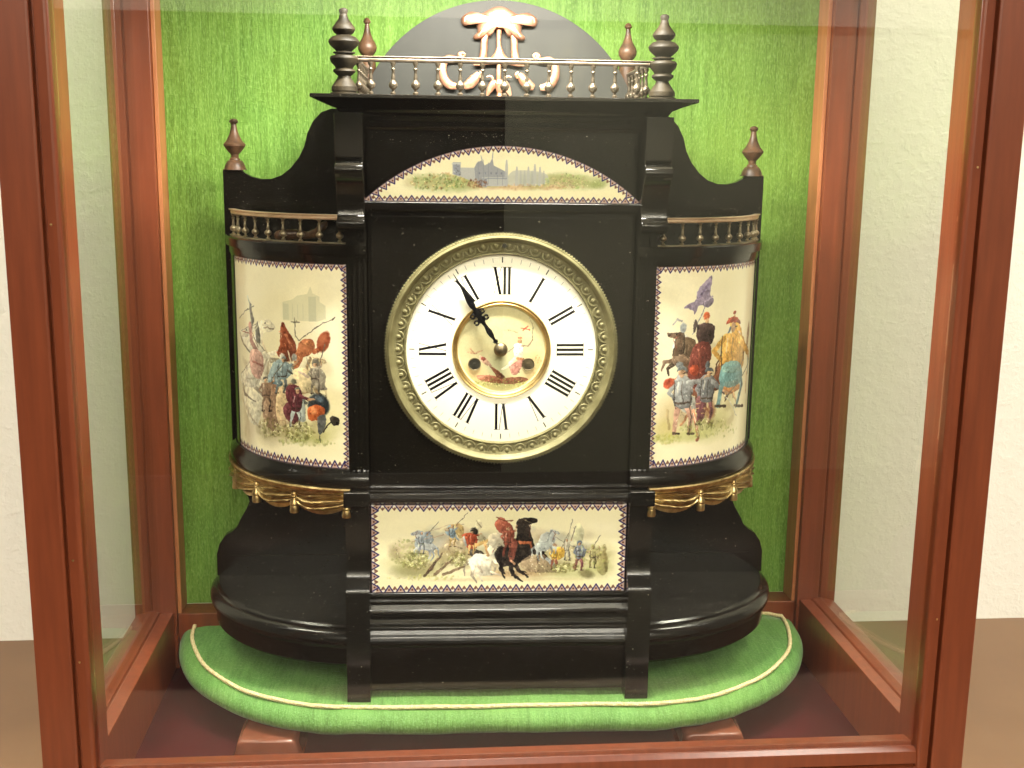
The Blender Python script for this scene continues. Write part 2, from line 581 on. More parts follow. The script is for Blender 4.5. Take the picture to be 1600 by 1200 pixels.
prof = [(-0.18, -0.0300), (-0.06, -0.0300), (-0.012, -0.0302), (0.000, -0.0312), (0.008, -0.0335), (0.0118, -0.0368), (0.0146, -0.0415), (0.0136, -0.0472), (0.008, -0.0525), (-0.002, -0.0568), (-0.05, -0.0575)]
bm = bmesh.new()
loft(bm, [kring(o, z) for o, z in prof])
for v in bm.verts:
    v.co.z += 0.0008 * math.sin(v.co.x * 60) * math.cos(v.co.y * 50) + 0.0005 * math.sin(v.co.x * 143 + v.co.y * 90)
pad = obj('pad', bm, silk2, cush, smooth=50, loc=(0, 0, OFF))
# twisted cord: two strands winding round the edge seam
kp = [Vector((x + 0.003, y, -0.0292)) for x, y in dpath(0.0, 0.13, 0.195, 0.206, 0.163, 26, back=0.178, rounded=True)]
dense = []
for a, b in zip(kp[:-1], kp[1:]):
    ln = (b - a).length
    n = max(1, int(ln / 0.0011))
    for k in range(n):
        dense.append(a.lerp(b, k / n))
dense.append(kp[-1])
braid = empty('braid', (0, 0, OFF))
braid.parent = cush
for ph in (0, math.pi):
    s = 0
    path = []
    for i, p in enumerate(dense):
        q = dense[min(i + 1, len(dense) - 1)] - dense[max(i - 1, 0)]
        q.normalize()
        nrm = Vector((q.y, -q.x, 0))
        if i:
            s += (p - dense[i - 1]).length
        an = s / 0.0050 * 2 * math.pi + ph
        wob = 0.0007 * math.sin(s * 31) + 0.0004 * math.sin(s * 83)
        path.append(p + nrm * (0.0012 * math.cos(an) + wob) + Vector((0, 0, 0.0012 * math.sin(an))))
    obj('cord_strand', tube(bmesh.new(), path, 0.00115, 6, up=(0, 0, 1)), cord, braid, smooth=60)
# wooden block feet
bm = bmesh.new()
fp = [(-0.0330, 0.0), (-0.0310, 0.003), (-0.0295, 0.008), (-0.0285, 0.0135), (-0.0265, 0.0164), (-0.0225, 0.0180), (0.0230, 0.0180), (0.0270, 0.0166), (0.0292, 0.0120), (0.0310, 0.003), (0.033, 0.0)]
rings = []
for yy, q in ((-0.0220, 0.86), (-0.0216, 0.92), (-0.0200, 0.965), (-0.0170, 0.99), (-0.0120, 1.0), (0.022, 1.0)):
    rings.append([(x * q, yy, z * q) for x, z in fp])
loft(bm, rings)
foot = obj('foot', bm, footw, cush, smooth=50, loc=(-0.2150, -0.027, 0.0))
copy_part(foot, cush, (0.2040, -0.027, 0.0))
copy_part(foot, cush, (-0.2235, 0.15, 0.0))
copy_part(foot, cush, (0.2225, 0.15, 0.0))

# ---------------------------------------------------------------- the clock
clock = empty('mantel_clock', (CX, CY, -0.031), R(CYAW))
tag(clock, 'ornate black wooden mantel clock with painted porcelain panels on the green cushion', 'clock')
CO = (0, 0, 0.031)


def part(name, bm, m, parent=clock, loc=CO, **k):
    return obj(name, bm, m, parent, loc=loc, **k)


def both(name, fn, m, **k):
    out = []
    for s in (-1, 1):
        out.append(part(name, fn(s), m, **k))
    return out


# base plinth
def bring(o, z):
    return [(x, y, z) for x, y in dpath(o, 0.12, 0.166, 0.145, 0.130, 26, back=0.1305)]


prof = [(-0.03, 0.0), (0.002, 0.0), (0.0045, 0.0025), (0.0045, 0.0185), (0.0052, 0.0192), (0.0068, 0.0202), (0.0096, 0.0230), (0.0104, 0.0270), (0.0092, 0.0312), (0.0060, 0.0348), (0.0032, 0.0360), (0.0025, 0.0385), (0.0005, 0.0400), (-0.03, 0.0400)]
bm = bmesh.new()
loft(bm, [bring(o, z) for o, z in prof])
part('base_plinth', bm, lacquer, smooth=28)
part('base_underblock', bx(-0.205, 0.205, 0.095, 0.130, -0.0295, 0.0), lacquer)

# back board with scooped shoulders
half = [(0.0, 0.518), (0.1625, 0.518), (0.172, 0.5145), (0.180, 0.5060), (0.1858, 0.4945), (0.1890, 0.4820), (0.1945, 0.4710), (0.2030, 0.4605), (0.2120, 0.4535), (0.2220, 0.4500), (0.2320, 0.4498), (0.2410, 0.4520), (0.2480, 0.4560), (0.2530, 0.4590), (0.2687, 0.4580),
        (0.2687, 0.150), (0.2640, 0.138), (0.2545, 0.1250), (0.2535, 0.1200), (0.2570, 0.1120), (0.2640, 0.1000), (0.2670, 0.0930), (0.2720, 0.0880), (0.2800, 0.0830), (0.2860, 0.0740), (0.2890, 0.0630), (0.2893, 0.0395), (0.2, 0.0395), (0.2, -0.029), (0.0, -0.029)]
out = half + [(-x, z) for x, z in half[-2:0:-1]]
bm = extr(bmesh.new(), out, 'y', 0.120, 0.132)
part('back_board', bm, lacquer, bevel=0.0008)
part('board_joint', bx(-0.275, 0.275, 0.1192, 0.1202, 0.0618, 0.0622), turned)

# body of the case
part('body', bx(-0.1195, 0.1195, -0.009, 0.1195, 0.0405, 0.5095), lacquer, bevel=0.0008)
part('frieze', extr(bmesh.new(), [(0.1, 0.4955), (-0.0125, 0.4955), (-0.0138, 0.4975), (-0.0155, 0.4990), (-0.0165, 0.5030), (-0.021, 0.5070), (-0.021, 0.5085), (0.1, 0.5085)], 'x', -0.1465, 0.1465), lacquer, bevel=0.0005)
part('ledge_moulding', extr(bmesh.new(), [(0.0, 0.4250), (-0.0125, 0.4250), (-0.0165, 0.4275), (-0.0175, 0.4335), (-0.0165, 0.4343), (0.0, 0.4343)], 'x', -0.1215, 0.1215), lacquer, bevel=0.0004)
part('inner_face_panel', extr(bmesh.new(), [(0.0, 0.1765), (-0.0102, 0.1765), (-0.0102, 0.4215), (0.0, 0.4215)], 'x', -0.1165, 0.1165), lacquer, bevel=0.0006)
# mouldings under the dial field
part('lower_rail_moulding', extr(bmesh.new(), [(0.0, 0.1755), (-0.0125, 0.1755), (-0.0140, 0.1740), (-0.0128, 0.1720), (-0.0150, 0.1708), (-0.0152, 0.1688), (-0.0180, 0.1675), (-0.0195, 0.1650), (-0.0190, 0.1615), (-0.0150, 0.1590), (0.0, 0.1585)], 'x', -0.1195, 0.1195), lacquer, bevel=0.0004, smooth=30)
# stepped mouldings and apron below the lower porcelain panel
prof = [(0.0, 0.0710), (-0.0135, 0.0710), (-0.0150, 0.0690), (-0.0132, 0.0655), (-0.0155, 0.0640), (-0.0158, 0.0622), (-0.0145, 0.0600), (-0.0165, 0.0555), (-0.0185, 0.0545), (-0.0185, 0.0528), (-0.0170, 0.0505), (-0.0175, 0.0462), (-0.0215, 0.0450), (-0.0220, 0.0435),
        (-0.0200, 0.0418), (-0.0228, 0.0405), (-0.0230, 0.0385), (-0.0205, 0.0370), (-0.0225, 0.0335), (-0.0258, 0.0285), (-0.0265, 0.0262), (-0.0262, 0.0248), (-0.0215, 0.0238), (-0.0215, -0.0230), (0.0, -0.0230)]
part('apron', extr(bmesh.new(), prof, 'x', -0.1205, 0.1205), lacquer, bevel=0.00035)

# shelf (cornice)
prof = [(-0.0235, 0.5086), (-0.0215, 0.5100), (-0.0190, 0.5135), (-0.0120, 0.5165), (-0.0060, 0.5185), (-0.0010, 0.5200), (0.0, 0.5205), (0.0, 0.5228), (-0.0006, 0.5234)]
rings = []
for o, z in prof:
    rings.append([(-0.163 - o, -0.049 - o, z), (0.163 + o, -0.049 - o, z), (0.163 + o, 0.133, z), (-0.163 - o, 0.133, z)])
bm = bmesh.new()
loft(bm, rings)
part('cornice_shelf', bm, lacquer, smooth=35)


# front legs, shaped brackets
def leg(s):
    prof = [(0.02, -0.0305), (-0.0300, -0.0305), (-0.0310, -0.0290), (-0.0310, 0.0770), (-0.0296, 0.0805), (-0.0262, 0.0845), (-0.0222, 0.0885), (-0.0196, 0.0930), (-0.0184, 0.0990), (-0.0182, 0.1100), (-0.0192, 0.1230), (-0.0212, 0.1350), (-0.0226, 0.1450), (-0.0230, 0.1585), (0.02, 0.1585)]
    return extr(bmesh.new(), prof, 'x', *sorted((s * 0.1200, s * 0.1418)))


both('leg', leg, lacquer, bevel=0.0009, smooth=32)


def legblock(s):
    return bx(*sorted((s * 0.1197, s * 0.1428)), -0.0275, 0.02, 0.1588, 0.1735)


both('leg_block', legblock, lacquer, bevel=0.001)


# fluted pilasters: a plan outline with grooves run upwards
def pil(s):
    pl = [(0.1200, 0.01), (0.1200, -0.0190), (0.1212, -0.0190), (0.1212, -0.0205)]
    for a in (0.1240, 0.1288, 0.1336):
        pl += [(a - 0.0016, -0.0205), (a - 0.0011, -0.0188), (a + 0.0011, -0.0188), (a + 0.0016, -0.0205)]
    pl += [(0.1362, -0.0205), (0.1362, -0.0190), (0.1378, -0.0190), (0.1378, 0.01)]
    return extr(bmesh.new(), [(s * x, y) for x, y in pl], 'z', 0.1737, 0.4080)


both('pilaster', pil, lacquer, bevel=0.0003)


# scroll corbels under the shelf
def corbel(s):
    top = [(0.01, 0.5085), (-0.0405, 0.5085), (-0.0405, 0.4720), (-0.0360, 0.4690), (-0.0360, 0.4672)]
    roll1 = [(-0.0400, 0.4668), (-0.0438, 0.4650), (-0.0452, 0.4615), (-0.0440, 0.4580), (-0.0405, 0.4555)]
    sweep = [(-0.0350, 0.4500), (-0.0300, 0.4420), (-0.0268, 0.4330), (-0.0258, 0.4265), (-0.0275, 0.4220)]
    roll2 = [(-0.0315, 0.4195), (-0.0335, 0.4160), (-0.0325, 0.4120), (-0.0285, 0.4095), (-0.0240, 0.4082), (0.01, 0.4082)]
    return extr(bmesh.new(), top + roll1 + sweep + roll2, 'x', *sorted((s * 0.1205, s * 0.1440)))


both('corbel', corbel, lacquer, bevel=0.0007, smooth=32)


# ------------------------------------------------ bowed side towers
TA, TB, TYC, TX = 0.142, 0.147, 0.130, 0.12


def tp(s, deg, o, z):
    t = R(deg)
    return (s * (TX + (TA + o) * math.sin(t)), TYC - (TB + o) * math.cos(t), z)


def arc_solid(s, prof, d0=0, d1=90, n=36):
    bm = bmesh.new()
    rings = []
    for k in range(n + 1):
        d = d0 + (d1 - d0) * k / n
        rings.append([tp(s, d, o, z) for o, z in prof])
    loft(bm, rings)
    return bm


towers = []
for s in (-1, 1):
    core = part('tower', arc_solid(s, [(-0.12, 0.1755), (-0.0035, 0.1755), (-0.0035, 0.3960), (-0.12, 0.3960)]), lacquer, smooth=30)
    towers.append(core)
    obj('top_moulding', arc_solid(s, [(-0.1, 0.3792), (0.0015, 0.3792), (0.0022, 0.3808), (0.0022, 0.3868), (0.0052, 0.3880), (0.0056, 0.3958), (0.0045, 0.3968), (-0.1, 0.3968)]), lacquer, core, smooth=30)
    obj('bottom_moulding', arc_solid(s, [(-0.1, 0.1758), (0.0068, 0.1758), (0.0075, 0.1775), (0.0075, 0.1840), (0.0055, 0.1875), (0.0030, 0.1905), (0.0022, 0.1925), (-0.1, 0.1925)]), lacquer, core, smooth=30)
    obj('rear_post', arc_solid(s, [(-0.02, 0.1927), (0.0010, 0.1927), (0.0010, 0.3790), (-0.02, 0.3790)], 68.2, 90, 8), lacquer, core, smooth=30)

# ------------------------------------------------ painted panels: a small paint box
def hexc(h):
    return tuple(int(h[i:i + 2], 16) / 255 for i in (0, 2, 4))


class Canvas:
    def __init__(s, wm, hm, res, bg, mapf=None):
        s.res = res
        s.W, s.H = int(wm * res), int(hm * res)
        s.wm, s.hm = wm, hm
        s.a = np.ones((s.H, s.W, 3)) * np.array(bg)
        s.map = mapf            # sketch coordinates -> (u, v)
        s.k = 1.0               # canvas pixels per sketch unit
        def sm(cell):
            gh, gw = s.H // cell + 3, s.W // cell + 3
            g = rng.normal(0, 1, (gh, gw))
            yy, xx = np.arange(s.H) / cell, np.arange(s.W) / cell
            y0, x0 = yy.astype(int), xx.astype(int)
            fy, fx = (yy - y0)[:, None], (xx - x0)[None, :]
            fy, fx = fy * fy * (3 - 2 * fy), fx * fx * (3 - 2 * fx)
            a, b = g[y0][:, x0], g[y0][:, x0 + 1]
            c_, d = g[y0 + 1][:, x0], g[y0 + 1][:, x0 + 1]
            return (a * (1 - fx) + b * fx) * (1 - fy) + (c_ * (1 - fx) + d * fx) * fy
        s.wx = sm(14) * 1.5 + sm(5) * 0.8
        s.wy = sm(14) * 1.5 + sm(5) * 0.8
        s.tex = 0.6 * sm(9) + 0.45 * sm(22) + 0.25 * sm(4)
        s.painterly = True

    def pt(s, p):
        u, v = s.map(p[0], p[1])
        return u * s.W, v * s.H

    def _blend(s, x0, y0, mask, c, amt=1.0):
        h, w_ = mask.shape
        reg = s.a[y0:y0 + h, x0:x0 + w_]
        cc = np.ones((h, w_, 3)) * np.array(c)
        if s.painterly:     # uneven brush loading
            t = s.tex[y0:y0 + h, x0:x0 + w_][..., None]
            cc = np.clip(cc * (1 + 0.10 * t * amt) + 0.03 * t * amt, 0, 1)
            if amt >= 1 and h > 6 and w_ > 6:    # modelled from light to dark across the form
                gy, gx = np.linspace(-1, 1, h)[:, None], np.linspace(-1, 1, w_)[None, :]
                gr = np.clip((gx * 0.8 + gy * 0.6), -1, 1)[..., None]
                cc = np.clip(cc * (1 - 0.22 * gr) + np.clip(-gr, 0, 1) ** 2 * 0.10, 0, 1)
        reg += mask[..., None] * (cc - reg)

    def _box(s, x0, y0, x1, y1):
        x0, y0, x1, y1 = int(max(0, x0)), int(max(0, y0)), int(min(s.W, x1 + 1)), int(min(s.H, y1 + 1))
        if x1 <= x0 or y1 <= y0:
            return None
        Y, X = np.mgrid[y0:y1, x0:x1]
        if s.painterly:     # unsteady brush edge
            return x0, y0, X + 0.5 + s.wx[y0:y1, x0:x1], Y + 0.5 + s.wy[y0:y1, x0:x1]
        return x0, y0, X + 0.5, Y + 0.5

    def ell(s, cx, cy, rx, ry, c, al=1.0, rot=0, soft=0.25):
        X0, Y0 = s.pt((cx, cy))
        rx, ry = rx * s.k, ry * s.k
        m_ = max(rx, ry) * (1 + soft)
        b = s._box(X0 - m_, Y0 - m_, X0 + m_, Y0 + m_)
        if not b:
            return
        x0, y0, X, Y = b
        ca, sa = math.cos(R(rot)), math.sin(R(rot))
        dx, dy = X - X0, Y - Y0
        d = np.sqrt(((dx * ca + dy * sa) / rx) ** 2 + ((-dx * sa + dy * ca) / ry) ** 2)
        s._blend(x0, y0, np.clip((1 + soft / 2 - d) / soft, 0, 1) * al, c if not isinstance(c, str) else hexc(c), 0.12 if soft > 0.7 or soft < 0.05 else 1.0)

    def line(s, pts, w0, c, al=1.0, w1=None):
        if isinstance(c, str):
            c = hexc(c)
        if w1 is None:
            w1 = w0
        q = [s.pt(p) for p in pts]
        w0, w1 = w0 * s.k / 2, w1 * s.k / 2
        m_ = max(w0, w1) + 2
        xs, ys = [a[0] for a in q], [a[1] for a in q]
        b = s._box(min(xs) - m_, min(ys) - m_, max(xs) + m_, max(ys) + m_)
        if not b:
            return
        x0, y0, X, Y = b
        n = len(q) - 1
        mk = np.zeros(X.shape)
        for i in range(n):
            ax, ay = q[i]
            bx_, by = q[i + 1]
            dx, dy = bx_ - ax, by - ay
            t = np.clip(((X - ax) * dx + (Y - ay) * dy) / max(dx * dx + dy * dy, 1e-6), 0, 1)
            d = np.hypot(X - ax - t * dx, Y - ay - t * dy)
            wd = w0 + (w1 - w0) * (i + t) / n
            mk = np.maximum(mk, np.clip(wd - d + 0.5, 0, 1))
        s._blend(x0, y0, mk * al, c)

    def poly(s, pts, c, al=1.0, smooth=True):
        if isinstance(c, str):
            c = hexc(c)
        if smooth and len(pts) > 3:
            pts = spline(pts, 5, True)
        q = [s.pt(p) for p in pts]
        xs, ys = [a[0] for a in q], [a[1] for a in q]
        b = s._box(min(xs) - 1, min(ys) - 1, max(xs) + 1, max(ys) + 1)
        if not b:
            return
        x0, y0, X, Y = b
        ins = np.zeros(X.shape, bool)
        n = len(q)
        for i in range(n):
            ax, ay = q[i]
            bx_, by = q[(i + 1) % n]
            if ay == by:
                continue
            cnd = ((ay > Y) != (by > Y)) & (X < (bx_ - ax) * (Y - ay) / (by - ay) + ax)
            ins ^= cnd
        s._blend(x0, y0, ins * al, c)

    def dabs(s, cx, cy, rx, ry, n, cols, r0=1.0, r1=2.4, al=0.7):
        for _ in range(n):
            a, q = rng.uniform(0, 2 * math.pi), math.sqrt(rng.uniform(0, 1))
            s.ell(cx + rx * q * math.cos(a), cy + ry * q * math.sin(a), rng.uniform(r0, r1), rng.uniform(r0, r1) * 0.7, cols[rng.integers(len(cols))], al * rng.uniform(0.5, 1), rng.uniform(0, 180), 0.5)

    def strokes(s, cx, cy, rx, ry, n, ln=4.0):
        """short modelling strokes, darker or lighter than what lies under them"""
        for _ in range(n):
            a, q = rng.uniform(0, 6.283), math.sqrt(rng.uniform(0, 1))
            x, y = cx + rx * q * math.cos(a), cy + ry * q * math.sin(a)
            X, Y = s.pt((x, y))
            X, Y = int(X), int(Y)
            if not (0 <= X < s.W and 0 <= Y < s.H):
                continue
            b = s.a[Y, X].copy()
            if b.mean() > 0.66 or b.min() > 0.58:
                continue
            f_ = [0.5, 0.62, 0.75, 1.25, 1.45][rng.integers(5)]
            t = rng.normal(1.2, 0.6)
            d = rng.uniform(0.4, 1) * ln / 2
            dx, dy = d * math.cos(t), d * math.sin(t)
            s.line([(x - dx, y - dy), (x + dx * 0.1, y + dy * 0.3 - 0.4), (x + dx, y + dy)], rng.uniform(0.8, 1.8), tuple(np.clip(b * f_ + (0.06 if f_ > 1 else 0), 0, 1)), rng.uniform(0.4, 0.85), 0.4)

    def horse(s, x, y, k, colr, dark, face=1, rear=0.6):
        """a small sketched horse: x, y the middle of the body, k its length"""
        ca, sa = math.cos(rear), math.sin(rear)
        T = lambda a, b: (x + face * (a * ca + b * sa) * k, y + (-a * sa + b * ca) * k)
        s.line([T(-0.45, -0.08), T(-0.62, 0.05), T(-0.66, 0.32)], 0.12 * k, dark, 0.9, 0.03 * k)
        for (p, q, e, cc) in (((-0.34, 0.1), (-0.44, 0.36), (-0.34, 0.62), dark), ((-0.22, 0.12), (-0.26, 0.38), (-0.16, 0.62), colr), ((0.32, 0.08), (0.52, 0.22), (0.46, 0.44), colr), ((0.26, 0.1), (0.36, 0.32), (0.24, 0.46), dark)):
            s.line([T(*p), T(*q), T(*e)], 0.13 * k, cc, 0.95, 0.045 * k)
        s.poly([T(-0.46, -0.10), T(-0.30, -0.22), T(0.0, -0.17), T(0.26, -0.20), T(0.40, -0.04), T(0.30, 0.15), T(0.02, 0.16), T(-0.24, 0.20), T(-0.42, 0.12)], colr, 0.97)
        s.poly([T(0.20, -0.18), T(0.34, -0.44), T(0.46, -0.58), T(0.58, -0.52), T(0.50, -0.30), T(0.42, -0.02)], colr, 0.97)
        s.poly([T(0.42, -0.56), T(0.50, -0.66), T(0.62, -0.60), T(0.80, -0.46), T(0.76, -0.38), T(0.60, -0.44), T(0.50, -0.46)], colr, 0.97)
        s.line([T(0.46, -0.64), T(0.32, -0.48), T(0.20, -0.22)], 0.08 * k, dark, 0.85, 0.04 * k)
        s.line([T(0.72, -0.44), T(0.78, -0.42)], 0.03 * k, dark, 0.9)
        s.ell(*T(0.60, -0.55), 0.02 * k, 0.02 * k, '1c1612', 1)
        s.line([T(-0.30, 0.14), T(0.0, 0.13), T(0.28, 0.12)], 0.05 * k, dark, 0.6)
        s.line([T(-0.46, -0.08), T(-0.30, -0.22), T(0.0, -0.17), T(0.2, -0.2)], 0.022 * k, dark, 0.8)
        s.line([T(0.42, -0.02), T(0.50, -0.30), T(0.58, -0.47)], 0.022 * k, dark, 0.8)
        s.line([T(0.52, -0.64), T(0.80, -0.45)], 0.02 * k, dark, 0.8)
        s.line([T(-0.30, -0.05), T(-0.22, 0.08)], 0.04 * k, dark, 0.4)
        s.line([T(0.52, -0.60), T(0.60, -0.42), T(0.40, -0.18)], 0.018 * k, '6a2c20', 0.9)

    def man(s, x, y, h, coat, legs, hat, arm=0.8, weapon=None, lean=0.0, skin='c49a78'):
        """a small sketched figure: x, y the feet, h the height, arm the lift of the arm"""
        X = lambda a, b: (x + a * h + lean * b * h, y - b * h)
        s.line([X(-0.04, 0.46), X(-0.10, 0.24), X(-0.13, 0.0)], 0.12 * h, legs, 0.95, 0.06 * h)
        s.line([X(0.05, 0.46), X(0.12, 0.25), X(0.08, 0.0)], 0.12 * h, legs, 0.95, 0.06 * h)
        s.poly([X(-0.12, 0.80), X(0.10, 0.81), X(0.13, 0.62), X(0.10, 0.40), X(-0.11, 0.40), X(-0.12, 0.60)], coat, 0.97)
        a = arm
        e = (0.13 + 0.16 * math.cos(a), 0.74 + 0.16 * math.sin(a))
        f_ = (e[0] + 0.15 * math.cos(a + 0.5), e[1] + 0.15 * math.sin(a + 0.5))
        s.line([X(0.08, 0.76), X(*e)], 0.085 * h, coat, 0.95)
        s.line([X(*e), X(*f_)], 0.06 * h, skin, 0.95, 0.04 * h)
        s.line([X(-0.10, 0.76), X(-0.20, 0.62), X(-0.12, 0.52)], 0.08 * h, coat, 0.95, 0.05 * h)
        s.line([X(-0.10, 0.46), X(0.10, 0.46)], 0.03 * h, '3a2a20', 0.8)
        s.line([X(-0.12, 0.79), X(-0.12, 0.60), X(-0.11, 0.41)], 0.022 * h, '2e2420', 0.7)
        s.line([X(0.13, 0.62), X(0.10, 0.40), X(0.12, 0.24), X(0.08, 0.0)], 0.022 * h, '2e2420', 0.7)
        s.line([X(0.0, 0.78), X(-0.01, 0.60), X(0.02, 0.44)], 0.02 * h, '463a34', 0.6)
        s.line([X(-0.06, 0.76), X(-0.07, 0.62)], 0.03 * h, 'f0e8dc', 0.5)
        s.ell(*X(0.0, 0.90), 0.055 * h, 0.07 * h, skin, 1)
        s.line([X(0.02, 0.90), X(0.05, 0.90)], 0.018 * h, '3a2620', 0.9)
        s.line([X(-0.15, 0.0), X(-0.05, 0.0)], 0.035 * h, '3a2c24', 0.9)
        s.line([X(0.06, 0.0), X(0.15, 0.0)], 0.035 * h, '3a2c24', 0.9)
        s.poly([X(-0.08, 0.92), X(-0.05, 1.0), X(0.05, 1.0), X(0.08, 0.93), X(0.0, 0.95)], hat, 1)
        if weapon:
            s.line([X(f_[0] - 0.1 * weapon, f_[1] - 0.1), X(f_[0] + weapon * 0.5, f_[1] + 0.5)], 0.028 * h, '5f5a50', 0.95)

    def grain(s, amt=0.018):
        n1 = rng.normal(0, amt, (s.H, s.W, 1))
        # slow colour drift of the fired glaze
        yy, xx = np.mgrid[0:s.H, 0:s.W]
        d = 0.012 * np.sin(xx / s.W * 7 + 1.3 * np.sin(yy / s.H * 5))[..., None] * np.array([1, 0.9, 1.4])
        lum = s.a.mean(axis=2, keepdims=True)
        s.a = s.a * 0.82 + lum * np.array([1.03, 1.0, 0.88]) * 0.18      # old faded glaze colours
        s.a = np.clip((s.a + n1 + d) * np.array([1.0, 1.0, 0.965]), 0, 1)

    def image(s, name):
        im = bpy.data.images.new(name, s.W, s.H, alpha=False)
        buf = np.ones((s.H, s.W, 4), np.float32)
        buf[..., :3] = s.a[::-1]
        im.pixels.foreach_set(buf.ravel())
        im.update()
        im.pack()
        return im

    # zigzag border measured in metres from the top-left of the canvas
    def border(s, p0, p1, inward, n, h, first=0.5):
        old, ok = s.map, s.k
        s.painterly = False
        s.map = lambda x, y: (x / s.wm, y / s.hm)
        s.k = s.res
        p0, p1, nrm = np.array(p0), np.array(p1), np.array(inward)
        d = (p1 - p0) / n
        P_ = lambda a, b: tuple(p0 + d * a + nrm * b)
        navy, brown, pink = '26225c', '6d4838', 'bb9f92'
        lw = h * 0.17
        s.poly([P_(0, 0), P_(n, 0), P_(n, h * 0.55), P_(0, h * 0.55)], 'e8e4dc', 0.8, False)
        for i in range(n):
            s.line([P_(i - 0.02, h * 0.42), P_(i + 0.0, h * 0.78), P_(i + 0.18, h * 0.36)], lw, brown, 0.9)
            s.line([P_(i - 0.18, h * 0.36), P_(i, h * 0.78)], lw, brown, 0.9)
            s.poly([P_(i + 0.12, 0), P_(i + 0.88, 0), P_(i + 0.5, h)], pink, 0.95, False)
            s.line([P_(i + 0.10, 0), P_(i + 0.5, h * 0.97)], lw, navy, 1)
            s.line([P_(i + 0.90, 0), P_(i + 0.5, h * 0.97)], lw, navy, 1)
            c = P_(i + 0.5, h * 0.38)
            s.ell(c[0], c[1], h * 0.13, h * 0.13, '5c2f20', 1)
        s.line([P_(0, 0), P_(n, 0)], h * 0.16, '6a5560', 0.8)
        s.map, s.k = old, ok
        s.painterly = True


def porcelain(name, im, rough=0.16):
    mt = mat(name, (1, 1, 1), rough, spec=0.5)
    t = N(mt, 'ShaderNodeTexImage')
    t.image = im
    t.interpolation = 'Cubic'
    hs = N(mt, 'ShaderNodeHueSaturation')
    hs.inputs['Value'].default_value = 1.10
    L(mt, t.outputs[0], hs.inputs['Color'])
    L(mt, hs.outputs[0], P(mt).inputs['Base Color'])
    L(mt, bump(mt, noise(mt, 25, 3), 0.05, 0.001), P(mt).inputs['Normal'])
    return mt


def uvset(o, fn):
    me = o.data
    uv = me.uv_layers.new(name='UVMap')
    for lp in me.loops:
        uv.data[lp.index].uv = fn(me.vertices[lp.vertex_index].co)


CREAM = hexc('efe9cc')
GREENS = ['7f8f3c', '9aa552', '66752f', 'b6bb78', '8f9a5a']
LEAF = ['d8d6a0', 'c5c88c', '8a8f50', 'e4dfb8']


def shrub(c, x, y, rx, ry, n):
    c.dabs(x, y, rx, ry, n, ['6c7034', '8b8a4c', '75683a', '59562a'], 1.5, 4, 0.45)
    for _ in range(n // 6):
        a = rng.uniform(0, 6.3)
        q = math.sqrt(rng.uniform(0, 1)) * 0.9
        fx, fy = x + rx * q * math.cos(a), y + ry * q * math.sin(a)
        for k in range(5):
            an = k * 1.257 + a
            c.ell(fx + 1.5 * math.cos(an), fy + 1.5 * math.sin(an), 1.5, 0.75, LEAF[rng.integers(4)], 0.85, math.degrees(an), 0.4)


# ---- left tower painting (sketch units = centimetre grid of the drawing)
def tower_map(xs, ts, tb, bb):
    def fn(x, y):
        t = np.interp(x, xs, ts)
        top = np.interp(x, xs, tb)
        bot = np.interp(x, xs, bb)
        return t, (y - top) / (bot - top)
    return fn


ARC = 0.1535
HT = 0.379 - 0.1925
left_raw = tower_map([377, 400.8, 440, 492.4, 545], [(65 - 7) / 61, (50 - 7) / 61, 28 / 61, 13 / 61, 0], [400, 404, 408.3, 411.4, 413.1], [699, 710.6, 721.6, 729.3, 732.7])
lc = Canvas(ARC, HT, 4200, CREAM, lambda x, y: (1 - left_raw(x, y)[0], left_raw(x, y)[1]))
lc.k = HT * 4200 / 315
c = lc
# soft ground and sky washes
for _ in range(70):
    c.ell(rng.uniform(375, 540), rng.uniform(405, 560), rng.uniform(14, 40), rng.uniform(8, 20), ['f3eed6', 'e9e2c0', 'eee6c4', 'e6ddb4'][rng.integers(4)], 0.22, rng.uniform(-20, 20), 1.0)
for _ in range(40):
    c.ell(rng.uniform(375, 540), rng.uniform(600, 700), rng.uniform(12, 30), rng.uniform(6, 14), ['d9cf9a', 'cfc48e', 'dcd3a4'][rng.integers(3)], 0.20, 0, 1.0)
# castle in the mist
c.painterly = False
for q, cc in (([(446, 470), (446, 498), (500, 500), (512, 496), (512, 476), (503, 470), (503, 462), (492, 457), (489, 446), (484, 458), (470, 460), (462, 466)], 'c9c9a8'), ([(486, 462), (486, 500), (497, 500), (497, 462)], 'b9bda2'), ([(447, 472), (447, 496), (456, 497), (456, 473)], 'c0c2a6')):
    c.poly(q, cc, 0.65, False)
for x in (462, 470, 478):
    c.line([(x, 474), (x, 496)], 1.2, 'adb096', 0.4)
c.painterly = True
# dust and dead ground at left
for x, y, rx, ry, cc, al in ((392, 650, 22, 50, 'b3a184', 0.55), (400, 600, 22, 34, 'c4b290', 0.5), (420, 670, 30, 22, '8d8358', 0.5), (470, 680, 44, 11, '8f9648', 0.55), (505, 668, 30, 14, 'b3b06a', 0.45), (500, 600, 26, 40, 'ded3a6', 0.5), (440, 640, 30, 40, 'a58c68', 0.45)):
    c.ell(x, y, rx, ry, cc, al, 0, 0.9)
for _ in range(60):
    c.ell(rng.uniform(384, 510), rng.uniform(560, 680), rng.uniform(5, 15), rng.uniform(4, 12), ['8f7a5c', 'a58e6c', '77694c', 'b9a684', '6f5a44', '9a8a64'][rng.integers(6)], 0.22, rng.uniform(0, 90), 0.8)
